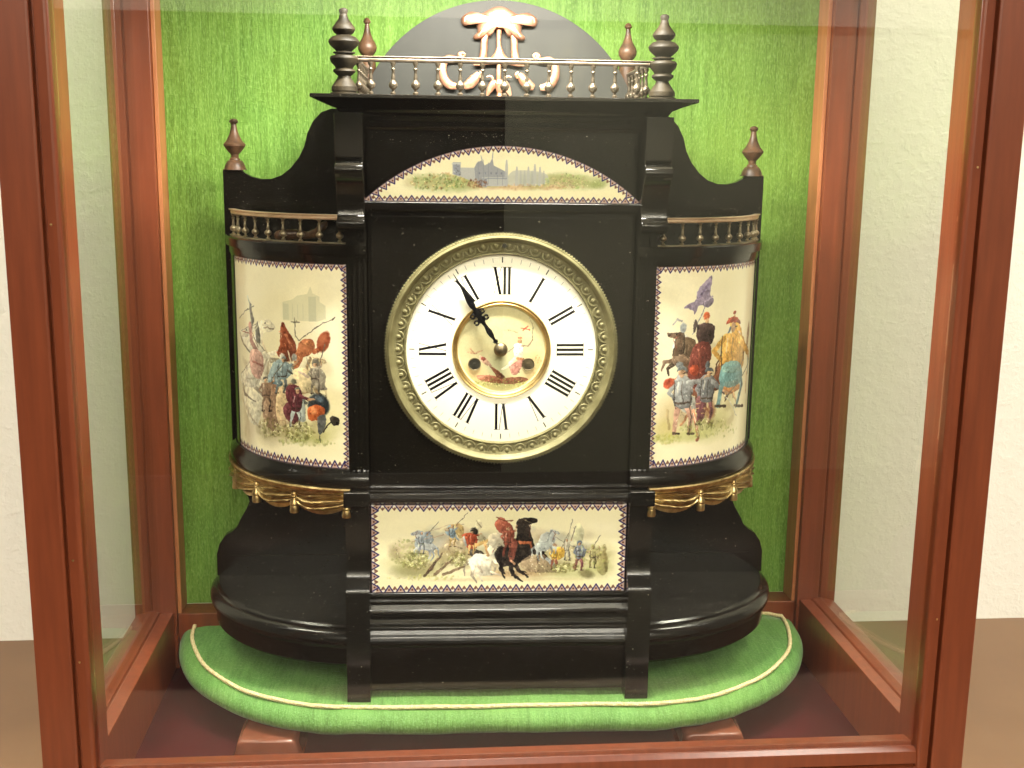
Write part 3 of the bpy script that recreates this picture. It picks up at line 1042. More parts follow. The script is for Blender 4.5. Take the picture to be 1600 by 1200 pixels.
# grey horse rearing at left
c.poly([(388, 596), (384, 625), (390, 655), (402, 662), (410, 640), (410, 600), (404, 580), (394, 582)], 'e4dfc8', 0.95)
c.poly([(402, 520), (410, 500), (424, 497), (434, 508), (428, 516), (418, 518), (414, 536), (426, 560), (424, 590), (412, 600), (400, 580), (398, 545)], 'ddd6c0', 0.95)
c.line([(392, 600), (386, 630), (396, 656)], 4, 'b9ad98', 0.6)
c.line([(414, 530), (424, 556), (420, 590)], 4, 'a9977f', 0.6)
c.poly([(403, 512), (408, 500), (412, 530), (406, 536)], '4d4a46', 0.85)
c.line([(418, 509), (432, 511)], 2.0, '7d6c58', 0.8)
c.ell(420, 503, 1.6, 1.2, '2a2420', 1)
c.line([(384, 590), (380, 620), (392, 650), (410, 668)], 4, 'a38f78', 0.5)
c.horse(404, 572, 74, 'ded8c6', '8b8272', 1, 1.05)
c.horse(474, 604, 62, 'd6c39a', '8a7050', 1, 0.35)
# rider in pink, arm and sword raised
c.line([(397, 475), (399, 500), (396, 520)], 8, '6f6a66', 0.9, 6)
c.line([(396, 505), (397, 530), (404, 545)], 10, 'a8716a', 0.9)
c.poly([(396, 545), (412, 548), (416, 570), (408, 590), (396, 580)], 'c08d84', 0.95)
c.line([(398, 562), (414, 568)], 4, '8c463c', 0.8)
c.ell(400, 498, 4, 5, '5b5654', 0.9)
c.line([(403, 476), (390, 484), (380, 496)], 1.5, '7e7a70', 0.9)
c.line([(394, 462), (398, 478)], 3, '8fa0a8', 0.8)
# copper red armoured riders
c.poly([(442, 508), (448, 503), (454, 515), (464, 530), (466, 548), (456, 560), (444, 560), (436, 550), (440, 535), (444, 520)], '8c3b22', 0.95)
c.line([(443, 512), (441, 530), (444, 540)], 3, 'a04c30', 0.9)
c.line([(450, 520), (460, 540)], 4, 'c0704e', 0.7)
c.ell(446, 505, 4, 4.5, '6f2c1a', 0.95)
c.ell(452, 555, 16, 7, '6b3522', 0.7)
c.poly([(470, 535), (478, 527), (490, 528), (494, 540), (486, 552), (478, 556), (470, 570), (462, 574), (464, 556)], 'b0603a', 0.95)
c.ell(484, 533, 6, 6, 'c87a4c', 0.9)
c.line([(492, 548), (504, 540)], 6, 'a04a28', 0.9)
c.ell(508, 531, 10, 17, '933f22', 0.97, 22, 0.2)
c.ell(507, 527, 5, 9, 'c06a44', 0.7, 22, 0.8)
c.line([(472, 528), (500, 507), (526, 494)], 1.6, '5d5448', 0.95, 1.0)
c.line([(465, 503), (466, 520), (471, 530)], 1.4, '6a6556', 0.9)
c.line([(460, 501), (472, 501)], 2.2, '6a6556', 0.8)
c.line([(464, 494), (466, 508)], 2.2, '6a6556', 0.8)
# blue grey soldiers in the middle
c.ell(443, 555, 6, 6, 'cfd1c8', 0.95)
c.poly([(432, 562), (446, 560), (458, 570), (456, 584), (440, 592), (426, 600), (422, 586)], '7f97a4', 0.95)
c.poly([(424, 592), (442, 594), (440, 602), (424, 600)], '5f7e92', 0.9)
c.ell(463, 556, 5, 5.5, '8e9696', 0.9)
c.line([(454, 546), (458, 566), (464, 578)], 2.6, 'b9ae96', 0.9)
c.line([(450, 575), (462, 582)], 4, '3e3c3a', 0.9)
c.ell(432, 606, 8, 8, 'b9603a', 0.8)
c.poly([(418, 600), (436, 606), (436, 660), (426, 672), (412, 650)], '92705a', 0.85)
c.poly([(438, 604), (452, 606), (448, 640), (446, 668), (438, 668), (432, 636)], 'cdb48c', 0.9)
# cream horse centre right
c.poly([(462, 574), (478, 572), (492, 584), (496, 604), (486, 612), (474, 600), (462, 592)], 'd9c8a0', 0.95)
c.line([(470, 578), (484, 586)], 4, 'b8a0a0', 0.7)
c.man(440, 612, 58, '7f97a4', '5f6e78', '8e9696', 0.2, None, 0.1)
c.man(418, 640, 54, '94745e', '6f5a48', '5a5450', 1.0, 0.8)
# kneeling soldier in maroon
c.ell(461, 593, 5, 5, '6c6c60', 0.95)
c.poly([(450, 600), (468, 600), (474, 616), (466, 628), (450, 624)], '571f2a', 0.97)
c.poly([(442, 636), (452, 626), (466, 636), (470, 658), (456, 660), (446, 650)], '5b2630', 0.97)
c.poly([(464, 632), (476, 618), (478, 652), (470, 656)], 'b7c4c8', 0.95)
c.line([(470, 618), (480, 628)], 4, '65706f', 0.9)
# grey figure at right
c.ell(494, 564, 6, 7, '77716a', 0.9)
c.poly([(486, 576), (500, 572), (510, 584), (508, 598), (512, 606), (496, 606), (490, 592)], '8a8378', 0.9)
c.line([(482, 556), (488, 580)], 1.6, '7e786c', 0.8)
# crouching warrior with navy shield
c.ell(498, 630, 19, 17, '26303a', 0.97, 30, 0.2)
c.ell(500, 621, 7, 5, '6f86a0', 0.6, 20, 0.8)
c.poly([(482, 636), (496, 630), (508, 638), (504, 650), (492, 656), (482, 652)], 'c65a2c', 0.95)
c.ell(490, 640, 6, 6, 'e08a56', 0.8)
c.poly([(496, 650), (508, 646), (510, 660), (504, 672), (498, 678), (496, 664)], '4b4f55', 0.95)
c.line([(504, 674), (514, 660), (522, 652)], 2.2, '2b2620', 0.95)
c.poly([(516, 650), (524, 648), (531, 656), (524, 664), (518, 660)], '2a2522', 0.97)
c.line([(498, 680), (500, 690)], 2, '35302a', 0.9)
c.line([(446, 650), (446, 690)], 1.0, '7d5c44', 0.6)
c.line([(438, 655), (460, 657)], 1.0, '7d5c44', 0.6)
c.man(462, 664, 62, '5a222e', 'a9b8c0', '66665c', -0.4, None, 0.08)
c.man(494, 612, 50, '8a8378', '7c766c', '6e6a62', 1.2, 0.3)
shrub(c, 466, 672, 24, 16, 130)
shrub(c, 424, 668, 20, 16, 80)
c.dabs(478, 690, 46, 6, 60, GREENS, 1.5, 4, 0.4)
c.strokes(450, 590, 62, 96, 900)
c.grain()
nb = int(ARC / 0.0094)
c.border((0, HT), (ARC, HT), (0, -1), nb, 0.0072)
c.border((ARC, 0), (0, 0), (0, 1), nb, 0.0060)
c.border((ARC, HT), (ARC, 0), (-1, 0), 20, 0.0058)
lim = lc.image('left_tower_painting')

# ---- right tower painting
right_raw = tower_map([1018.6, 1068.3, 1115.9, 1149.6, 1167.5], [0, 13 / 61, 28 / 61, 43 / 61, 58 / 61], [416.7, 415.9, 413.5, 410, 405.6], [731.5, 727.9, 720.1, 709.2, 696.4])
c = rc = Canvas(ARC, HT, 4200, CREAM, right_raw)
c.k = lc.k
for _ in range(70):
    c.ell(rng.uniform(1015, 1170), rng.uniform(405, 560), rng.uniform(14, 40), rng.uniform(8, 20), ['f3eed6', 'ebe5c6', 'eee6c4', 'e6e0bc'][rng.integers(4)], 0.22, rng.uniform(-20, 20), 1.0)
for x, y, rx, ry, cc, al in ((1050, 650, 22, 36, 'b59a60', 0.45), (1040, 670, 20, 16, 'c4b868', 0.5), (1110, 660, 44, 26, 'a9b25e', 0.5), (1140, 640, 26, 40, 'c3bd86', 0.5), (1075, 680, 50, 9, 'b8bd6c', 0.6), (1100, 600, 36, 40, 'c9b88e', 0.4), (1120, 560, 30, 30, 'd8cca0', 0.5)):
    c.ell(x, y, rx, ry, cc, al, 0, 0.9)
for _ in range(70):
    c.ell(rng.normal(1095, 30), rng.uniform(535, 665), rng.uniform(5, 15), rng.uniform(4, 13), ['8f7a5c', 'b09468', '7c7450', 'c0ac84', '7a5a44', 'a08c60'][rng.integers(6)], 0.20, rng.uniform(0, 90), 0.8)
# purple banner on its pole
c.line([(1103, 430), (1094, 480), (1078, 520)], 2, '8e8ca0', 0.9)
c.poly([(1104, 430), (1092, 440), (1082, 456), (1080, 468), (1070, 474), (1064, 480), (1076, 482), (1080, 490), (1086, 476), (1100, 478), (1108, 468), (1102, 458)], '8d7fa6', 0.95)
c.line([(1100, 440), (1086, 462)], 4, '6f6290', 0.7)
c.line([(1106, 462), (1090, 472)], 3, 'a99bc0', 0.8)
# plumed rider with white horse
c.line([(1048, 505), (1054, 497), (1062, 500)], 3, '9a98a4', 0.8)
c.ell(1064, 510, 6, 8, '9ea8b4', 0.95)
c.poly([(1056, 524), (1070, 520), (1074, 540), (1066, 560), (1054, 556), (1048, 540)], 'd8d8cc', 0.95)
c.line([(1052, 530), (1052, 552)], 4, 'a9adac', 0.7)
c.poly([(1060, 528), (1072, 524), (1082, 530), (1084, 546), (1074, 556), (1064, 548)], '5d4a38', 0.95)
c.line([(1066, 532), (1068, 550)], 3, 'a39478', 0.8)
c.horse(1070, 566, 60, '6a5240', '3a2c22', -1, 0.5)
c.horse(1108, 600, 66, '7c4430', '4a2820', 1, 0.3)
# rider in dark red with orange cap
c.ell(1098, 491, 7, 6, 'd0552a', 0.97)
c.ell(1099, 500, 4.5, 5, 'c89870', 0.9)
c.poly([(1086, 506), (1100, 502), (1112, 508), (1110, 530), (1104, 536), (1090, 534), (1084, 522)], '3e2a2c', 0.97)
c.line([(1086, 510), (1082, 500), (1080, 515)], 5, '3a3234', 0.9)
c.poly([(1080, 540), (1096, 530), (1108, 540), (1106, 570), (1096, 600), (1084, 606), (1074, 580)], '6e2c26', 0.97)
c.line([(1088, 545), (1094, 590)], 5, '8f4434', 0.7)
# soldier in the yellow coat and blue skirt
c.ell(1141, 486, 5, 3, 'a8432c', 0.95)
c.ell(1141, 494, 4, 5, 'c48a5c', 0.95)
c.poly([(1134, 504), (1148, 502), (1154, 520), (1152, 545), (1158, 560), (1136, 566), (1136, 540), (1140, 524)], 'd79c3c', 0.97)
c.line([(1144, 510), (1148, 550)], 3, 'b87424', 0.6)
c.line([(1135, 510), (1130, 524), (1127, 535)], 5, '5c6c8c', 0.95)
c.line([(1150, 516), (1158, 534), (1164, 540)], 4, 'a59080', 0.9)
c.poly([(1128, 566), (1150, 560), (1156, 580), (1152, 594), (1134, 600), (1122, 592)], '5f93a0', 0.97)
c.line([(1134, 570), (1132, 594)], 2, 'a8c4c8', 0.7)
c.line([(1144, 568), (1144, 592)], 2, '3f6f80', 0.7)
c.poly([(1124, 596), (1154, 592), (1154, 604), (1140, 614), (1126, 608)], 'c98248', 0.95)
c.line([(1130, 606), (1144, 612)], 2, '8c4a28', 0.7)
c.line([(1127, 540), (1122, 590)], 2, '8b8474', 0.9)
c.line([(1146, 612), (1152, 632)], 5, 'c9a276', 0.9)
c.ell(1163, 520, 8, 20, '9b8068', 0.85, 8, 0.3)
c.line([(1164, 545), (1166, 580)], 6, '9aa4a4', 0.8)
c.line([(1164, 580), (1164, 610)], 6, 'c9a080', 0.8)
# front soldier with orange sleeves
c.ell(1061, 568, 7, 6, '7e8890', 0.95)
c.ell(1068, 574, 4, 5, 'c9956c', 0.95)
c.ell(1083, 576, 9, 9, 'c4482a', 0.97)
c.ell(1045, 596, 10, 8, 'c4482a', 0.97, -25)
c.line([(1052, 592), (1062, 586)], 5, 'd07a50', 0.9)
c.poly([(1058, 584), (1074, 586), (1082, 600), (1080, 616), (1066, 618), (1056, 604)], '8a9098', 0.97)
c.line([(1066, 590), (1074, 606)], 4, 'c3c8c8', 0.7)
c.poly([(1062, 616), (1082, 616), (1088, 636), (1078, 644), (1068, 640), (1060, 626)], 'b7bcb8', 0.97)
c.line([(1070, 620), (1078, 640)], 2, '6c7478', 0.7)
c.line([(1084, 640), (1090, 664), (1094, 684)], 7, 'c87a5c', 0.95, 4)
c.line([(1085, 644), (1094, 680)], 1.5, 'f0e0d0', 0.9)
c.line([(1078, 644), (1066, 664)], 6, 'b0704c', 0.85, 3)
c.ell(1092, 686, 4, 3, 'a05a3c', 0.9)
# second soldier, dark armour, sword drawn
c.ell(1103, 568, 5, 7, '55606c', 0.95)
c.poly([(1094, 586), (1108, 582), (1120, 594), (1122, 602), (1108, 606), (1104, 618), (1092, 622), (1088, 606)], '6f747e', 0.97)
c.line([(1112, 594), (1130, 612)], 6, '77626a', 0.95, 4)
c.line([(1130, 614), (1142, 628), (1152, 648)], 1.6, 'c7c8c0', 0.95)
c.poly([(1088, 620), (1102, 616), (1104, 640), (1098, 656), (1090, 646)], '6e3c44', 0.95)
for y in (628, 636, 644):
    c.line([(1088, y), (1103, y - 1)], 1.5, 'c8a468', 0.8)
c.ell(1112, 640, 12, 14, '94603c', 0.7, 0, 0.5)
c.line([(1044, 640), (1048, 668)], 5, '8f7448', 0.45)
c.line([(1056, 650), (1056, 676)], 4, '9a6c4c', 0.45)
c.man(1070, 676, 106, '8a9098', 'c09080', '7e8890', 0.3, None, -0.05)
c.man(1102, 660, 88, '6f747e', '7a4450', '55606c', -0.9, 0.6, 0.05)
c.man(1140, 632, 138, 'd09a44', '6a98a4', 'a8432c', -1.2, None, 0.0)
c.poly([(1128, 566), (1150, 562), (1157, 582), (1150, 600), (1132, 602), (1122, 592)], '5f93a0', 0.9)
c.ell(1083, 576, 8, 8, 'b8482c', 0.9)
c.ell(1045, 596, 9, 7, 'b8482c', 0.9, -25)
shrub(c, 1104, 660, 16, 8, 40)
c.dabs(1110, 668, 46, 14, 120, GREENS + ['b9bf60'], 1.5, 4, 0.35)
c.dabs(1045, 684, 24, 7, 50, ['b8b050', 'a8a848', '98a040'], 1.5, 4, 0.35)
c.strokes(1095, 570, 60, 120, 900)
c.grain()
c.border((0, HT), (ARC, HT), (0, -1), nb, 0.0072)
c.border((ARC, 0), (0, 0), (0, 1), nb, 0.0060)
c.border((0, 0), (0, HT), (1, 0), 20, 0.0058)
rim = rc.image('right_tower_painting')

for s, core, im in ((-1, towers[0], lim), (1, towers[1], rim)):
    bm = arc_solid(s, [(-0.003, 0.1927), (0.0, 0.1927), (0.0, 0.3790), (-0.003, 0.3790)], 7, 68, 40)
    o = obj('porcelain_panel', bm, porcelain('painted_tower_porcelain', im), core, smooth=40)
    tag(o, 'tall bowed porcelain panel painted with ' + ('a cavalry battle before a misty castle' if s < 0 else 'armoured soldiers under a purple banner'))

    def uvf(p, s=s):
        t = math.degrees(math.atan2((s * p.x - TX) / TA, (TYC - p.y) / TB))
        u = (t - 7) / 61
        if s < 0:
            u = 1 - u
        return (u, (p.z - 0.1927) / (0.3790 - 0.1927))
    uvset(o, uvf)

# ---- lower oblong panel
PW, PH = 0.2385, 0.0855
c = pc = Canvas(PW, PH, 4200, hexc('f0ebca'), lambda x, y: ((x - 575) / 408.0, (y - 787.5) / 136.0))
c.k = PW * 4200 / 408
for _ in range(60):
    c.ell(rng.uniform(590, 970), rng.uniform(800, 910), rng.uniform(20, 50), rng.uniform(6, 16), ['f4efd6', 'e9e2bc', 'eae4c0'][rng.integers(3)], 0.25, 0, 1.0)
for x, y, rx, ry, cc, al in ((650, 880, 46, 18, '9a9c5c', 0.45), (640, 890, 30, 10, '6d6a3c', 0.5), (800, 895, 60, 6, 'c39a6c', 0.65), (820, 885, 60, 16, '8d7050', 0.4), (900, 890, 50, 14, '9aa060', 0.45), (945, 875, 22, 26, 'a3a262', 0.45), (700, 850, 36, 16, 'c9a284', 0.45), (860, 850, 34, 20, 'b3b4aa', 0.4), (780, 904, 110, 3, 'cdb98c', 0.5)):
    c.ell(x, y, rx, ry, cc, al, 0, 0.9)
for _ in range(130):
    x = rng.uniform(610, 955)
    c.ell(x, 868 + rng.normal(0, 12) - 8 * math.sin((x - 610) / 345 * 3.14), rng.uniform(6, 18), rng.uniform(4, 9), ['9a8a60', '8a8250', '7a6a48', 'b8a67c', 'a9a870', '8f7458'][rng.integers(6)], 0.24, rng.uniform(-30, 30), 0.8)
for _ in range(40):
    c.ell(rng.uniform(640, 930), rng.uniform(825, 856), rng.uniform(6, 16), rng.uniform(5, 9), ['b4bcc0', 'c8c0a0', 'a9b0b0', 'c9ae98'][rng.integers(4)], 0.28, 0, 0.8)
# far knights in blue, left
c.poly([(646, 838), (656, 830), (668, 832), (674, 842), (664, 852), (650, 856), (644, 848)], '8d9fb4', 0.9)
c.ell(665, 831, 4, 3, '7388a6', 0.9)
c.line([(640, 844), (680, 836), (700, 830)], 1.2, 'b08c80', 0.7)
c.line([(660, 830), (700, 818), (722, 818)], 1.2, 'b09c88', 0.7)
c.poly([(692, 826), (704, 818), (714, 822), (710, 836), (720, 848), (708, 848), (698, 836)], '7f9fc0', 0.9)
c.poly([(706, 818), (720, 820), (722, 836), (714, 838)], 'd0b070', 0.9)
# far white horse head
c.poly([(740, 820), (746, 810), (752, 818), (748, 830), (758, 840), (746, 844)], 'cfc8ac', 0.9)
c.line([(742, 812), (750, 822)], 2, '8f8460', 0.7)
c.horse(752, 874, 50, 'e6dfd0', 'a39888', 1, 0.25)
c.horse(662, 852, 34, 'b4bcc8', '8090a8', -1, 0.2)
c.horse(712, 848, 34, 'c9b89c', '9a8468', -1, 0.3)
# rider in red waistcoat on the white horse
c.ell(738, 829, 7, 7, '2e2a26', 0.97)
c.ell(733, 828, 3, 4, 'b9b4a8', 0.9)
c.poly([(722, 832), (738, 832), (744, 844), (740, 856), (728, 854), (720, 840)], 'b4452c', 0.97)
c.line([(722, 838), (726, 850)], 4, 'a9bcc8', 0.9)
c.line([(740, 850), (754, 846), (762, 842)], 6, 'd9b070', 0.95, 4)
c.poly([(730, 856), (750, 858), (754, 866), (736, 868)], '3a3430', 0.95)
c.line([(756, 848), (762, 866)], 4, 'c49460', 0.9)
c.poly([(736, 866), (754, 864), (766, 876), (766, 890), (776, 896), (760, 898), (740, 896), (732, 882)], 'e6dfd0', 0.97)
c.line([(742, 876), (752, 892)], 4, 'b9a898', 0.6)
c.line([(766, 892), (782, 898)], 4, 'd8c8b8', 0.9, 2)
c.poly([(764, 834), (784, 830), (794, 838), (788, 850), (774, 856), (762, 848)], 'b9b2a4', 0.9)
c.poly([(734, 900), (742, 880), (738, 900)], 'cfc4b4', 0.9)
c.horse(812, 862, 64, '2c2220', '120e0d', 1, 0.6)
# black horse with the man in red brown
c.poly([(806, 816), (810, 809), (820, 812), (832, 812), (830, 818), (822, 820), (818, 832), (830, 842), (840, 856), (852, 864), (866, 878), (868, 884), (846, 868), (832, 862), (828, 872), (812, 878), (806, 886), (822, 892), (826, 894), (812, 892), (800, 882), (786, 884), (790, 896), (784, 892), (778, 878), (772, 866), (774, 856), (788, 850), (804, 846), (808, 834)], '231c1a', 0.98, False)
c.ell(780, 866, 9, 8, '1d1715', 0.97)
c.line([(810, 838), (814, 852)], 3, '5a463a', 0.6)
c.line([(832, 864), (831, 876)], 3, 'e0d8cc', 0.9)
c.line([(820, 812), (830, 815)], 1.5, '8f8468', 0.8)
c.poly([(772, 816), (780, 806), (790, 812), (800, 822), (804, 836), (796, 842), (784, 832), (776, 826)], '9c4a3c', 0.97)
c.ell(777, 818, 5, 5, 'c0614c', 0.95)
c.line([(774, 806), (786, 812), (800, 812)], 2, '7a4030', 0.9)
c.poly([(796, 838), (808, 844), (806, 862), (800, 876), (794, 872), (796, 854)], '7c3c34', 0.97)
c.line([(812, 846), (828, 846), (832, 856)], 5, 'b8603c', 0.9, 3)
c.line([(798, 874), (804, 880)], 3, 'b98c70', 0.9)
# fallen horse and dust
c.poly([(814, 880), (826, 868), (850, 866), (866, 880), (880, 892), (850, 894), (826, 892)], '8b7460', 0.65)
c.line([(856, 872), (876, 890)], 5, '8a98a8', 0.8)
# right hand melee
c.poly([(842, 846), (846, 834), (856, 830), (866, 834), (868, 846), (858, 858), (848, 860)], 'a9b4c0', 0.85)
c.ell(864, 830, 4, 4, '8795a4', 0.85)
c.line([(856, 832), (884, 846), (906, 856)], 1.3, '6f6c68', 0.8)
c.line([(896, 810), (888, 850)], 1.4, '8c8a7c', 0.7)
c.poly([(900, 822), (908, 816), (914, 826), (912, 846), (900, 850)], 'c8cba8', 0.75)
c.poly([(868, 856), (884, 854), (886, 864), (876, 874), (866, 868)], 'd4a43c', 0.95)
c.ell(866, 851, 3.5, 4, '8a6c58', 0.9)
c.line([(870, 872), (872, 884)], 4, '96503c', 0.9)
c.ell(908, 847, 5, 4, '5f7088', 0.95)
c.poly([(902, 852), (914, 852), (918, 864), (912, 874), (902, 870)], '6d7890', 0.95)
c.line([(914, 856), (924, 862), (942, 874)], 3, '7c5a6c', 0.9, 1.2)
c.line([(904, 874), (900, 886)], 4, '8c4a58', 0.9)
c.line([(910, 874), (914, 884)], 4, '8c4a58', 0.9)
c.poly([(936, 866), (950, 860), (956, 880), (950, 898), (938, 892)], '8c8450', 0.6)
c.line([(948, 852), (952, 892)], 5, '6f6238', 0.55)
c.ell(920, 896, 12, 7, '5d5434', 0.6, 15, 0.6)
c.man(868, 888, 38, 'd4a43c', '8a4a3c', '8a6c58', 0.6, 0.5)
c.man(908, 890, 46, '6d7890', '8c4a58', '5f7088', -0.5, 0.6)
c.man(655, 862, 34, '8d9fb4', '7f8aa0', '7388a6', 0.5, 0.9)
c.man(704, 852, 34, '7f9fc0', 'c8a868', 'c0a068', 0.9, 0.9)
c.man(735, 864, 38, 'b4452c', 'd9b070', '2e2a26', 0.1)
c.man(792, 868, 48, '9a4a3c', '7c3c34', 'b0604c', 0.7)
c.horse(852, 852, 34, 'aab4bc', '808a94', 1, 0.2)
c.man(930, 886, 34, '9a9464', '7a7048', '8a8450', 0.8)
c.man(888, 874, 34, 'b0aca0', '908c80', 'a09c90', 1.0, 0.3)
# logs and thicket left
for a, b, cc in (((664, 893), (688, 862), '5a4436'), ((676, 896), (704, 872), '6a5240'), ((690, 896), (722, 884), '70573f'), ((660, 898), (676, 880), '4c3a2c')):
    c.line([a, b], 5, cc, 0.8, 3)
shrub(c, 645, 874, 20, 14, 100)
shrub(c, 714, 872, 16, 12, 60)
c.dabs(634, 862, 30, 22, 100, GREENS, 1.2, 3, 0.35)
shrub(c, 885, 886, 22, 8, 60)
c.dabs(930, 870, 30, 22, 80, GREENS, 1.2, 3, 0.35)
c.dabs(660, 900, 60, 4, 50, ['c8c870', 'b8b860'], 1.5, 3, 0.4)
c.strokes(780, 856, 180, 44, 1300, 3.5)
c.grain()
c.border((0, PH), (PW, PH), (0, -1), 22, 0.0072)
c.border((PW, 0), (0, 0), (0, 1), 22, 0.0062)
c.border((0, 0), (0, PH), (1, 0), 8, 0.0072)
c.border((PW, PH), (PW, 0), (-1, 0), 8, 0.0072)
pim = pc.image('lower_painting')
bm = bx(-PW / 2, PW / 2, -0.0126, -0.0092, 0.0714, 0.0714 + PH)
lp_ = part('lower_porcelain_panel', bm, porcelain('painted_lower_porcelain', pim), bevel=0.0006)
tag(lp_, 'oblong porcelain panel painted with battling horsemen')
uvset(lp_, lambda p: ((p.x + PW / 2) / PW, (p.z - 0.0714) / PH))

# ---- arched panel
AW, AH = 0.2455, 0.0487
Rr = (AW * AW / 4 + AH * AH) / (2 * AH)
c = ac = Canvas(AW, AH, 4200, hexc('f2ebc8'), lambda x, y: ((x - 568) / 434.0, (y - 228) / 86.5))
c.k = AW * 4200 / 434
for _ in range(40):
    c.ell(rng.uniform(580, 990), rng.uniform(240, 305), rng.uniform(20, 50), rng.uniform(5, 12), ['f6f0d8', 'ece3b8', 'e8e6c4'][rng.integers(3)], 0.25, 0, 1.0)
for x, y, rx, ry, cc, al in ((690, 288, 46, 11, '9ab06a', 0.55), (720, 286, 30, 10, '86a05c', 0.5), (820, 291, 60, 4, 'd0a878', 0.6), (890, 280, 34, 12, 'a9bb78', 0.5), (860, 284, 34, 8, 'dcb998', 0.45), (760, 290, 30, 5, 'c8a07c', 0.4)):
    c.ell(x, y, rx, ry, cc, al, 0, 0.9)
for _ in range(70):
    x = rng.uniform(640, 940)
    c.ell(x, 288 - rng.uniform(0, 14), rng.uniform(8, 20), rng.uniform(3, 8), ['9cae68', 'b4b878', '86984e', 'c8a880', 'a8b87a'][rng.integers(5)], 0.26, 0, 0.8)
GB = 'a9aec0'
c.painterly = False
c.poly([(706, 256), (706, 272), (742, 284), (742, 262), (718, 262), (718, 254)], 'b4b8c6', 0.9, False)
c.poly([(707, 254), (719, 254), (718, 275), (708, 272)], '8f97ae', 0.9, False)
c.poly([(740, 262), (744, 254), (752, 250), (756, 258), (764, 254), (768, 246), (770, 258), (790, 268), (792, 290), (752, 290), (742, 282)], '9399ae', 0.92, False)
c.poly([(752, 276), (792, 276), (792, 290), (768, 290), (754, 288)], 'bcc0c8', 0.8, False)
for x, t in ((790, 252), (806, 262), (824, 262), (834, 258), (842, 262)):
    c.line([(x, t - 2), (x, t + 6), (x, 286)], 2.0, GB, 0.8, 6)
c.poly([(800, 266), (846, 268), (856, 278), (850, 286), (796, 288)], 'b9bdc4', 0.75)
c.line([(760, 278), (790, 278)], 1.2, '8087a0', 0.8)
c.line([(758, 280), (758, 290)], 4, '7c86a8', 0.7)
for x0, y0, x1, y1 in ((746, 252, 746, 286), (754, 250, 754, 284), (762, 254, 762, 286), (776, 264, 776, 288), (784, 266, 784, 288), (712, 258, 712, 274)):
    c.line([(x0, y0), (x1, y1)], 1.0, '7d84a0', 0.55)
for x in (748, 757, 766, 774, 782):
    c.ell(x, 270, 1.1, 1.8, '6a7292', 0.7)
c.line([(768, 246), (769, 234)], 1.6, '8f97b0', 0.9, 0.6)
c.line([(752, 250), (750, 243)], 1.6, '8f97b0', 0.9, 0.6)
c.line([(706, 256), (718, 256)], 2.2, 'c4c8d4', 0.9)
c.poly([(742, 284), (756, 276), (756, 292), (748, 290)], '8a92ac', 0.6, False)
for x in (812, 818, 830, 848):
    c.line([(x, 266), (x, 284)], 2.2, 'a4a8b8', 0.5, 4)
c.painterly = True
c.dabs(684, 284, 44, 13, 190, ['7d9a50', '9fb46c', '6f8a48', 'b8905c', 'c4b070'], 1.2, 3, 0.55)
c.dabs(745, 286, 16, 7, 60, ['8c5a40', '6f4634', 'a87454'], 1.0, 2.4, 0.6)
c.dabs(885, 282, 36, 12, 120, ['a8be70', '8fae60', 'd0b48c', 'c9a48c'], 1.2, 3, 0.5)
c.dabs(835, 290, 60, 4, 80, ['cfa27c', 'd8b894', 'b88c68'], 1.0, 2.6, 0.45)
c.strokes(780, 275, 170, 30, 700, 3.0)
c.grain()
c.border((0, AH), (AW, AH), (0, -1), 26, 0.0052)
th0 = math.asin(AW / 2 / Rr)
nn = 30
for i in range(nn):
    a0, a1 = -th0 + 2 * th0 * i / nn, -th0 + 2 * th0 * (i + 1) / nn
    mx_ = (a0 + a1) / 2
    q = lambda a: (AW / 2 + Rr * math.sin(a), Rr - Rr * math.cos(a))
    c.border(q(a0), q(a1), (-math.sin(mx_), math.cos(mx_)), 1, 0.0056)
aim = ac.image('arch_painting')
arc_pts = [(Rr * math.sin(-th0 + 2 * th0 * k / 48), 0.4344 + AH - Rr + Rr * math.cos(-th0 + 2 * th0 * k / 48)) for k in range(49)]
bm = extr(bmesh.new(), arc_pts, 'y', -0.0118, -0.0085)
ap_ = part('arched_porcelain_panel', bm, porcelain('painted_arch_porcelain', aim))
tag(ap_, 'arched porcelain panel painted with a blue grey castle between green bushes')
uvset(ap_, lambda p: ((p.x + AW / 2) / AW, (p.z - 0.4344) / AH))

# ------------------------------------------------ dial
DZ = 0.3033
DR = 0.0875
c = dc = Canvas(2 * DR, 2 * DR, 7200, hexc('f6f4ea'), lambda x, y: ((x + DR) / (2 * DR), (DR - y) / (2 * DR)))
c.k = 7200


def pol(r_, deg, dt=0.0):
    a = R(deg)
    x, y = r_ * math.sin(a), r_ * math.cos(a)
    return (x + dt * math.cos(a), y - dt * math.sin(a))


INK = '17171c'
c.painterly = False
for i in range(60):
    major = i % 5 == 0
    c.line([pol(0.0785, i * 6), pol(0.0822 if not major else 0.0828, i * 6)], 0.0009 if major else 0.00032, INK, 1.0 if major else 0.65)
r_in, r_out = 0.0500, 0.0742


def stroke(deg, d0, d1, wdt):
    """stroke from inner radius offset d0 to outer offset d1"""
    h_ = wdt / 2
    c.poly([pol(r_in, deg, d0 - h_), pol(r_in, deg, d0 + h_), pol(r_out, deg, d1 + h_), pol(r_out, deg, d1 - h_)], INK, 1.0, False)
    for rr_, dd in ((r_in, d0), (r_out, d1)):
        c.line([pol(rr_, deg, dd - wdt * 0.9), pol(rr_, deg, dd + wdt * 0.9)], 0.0004, INK, 0.9)


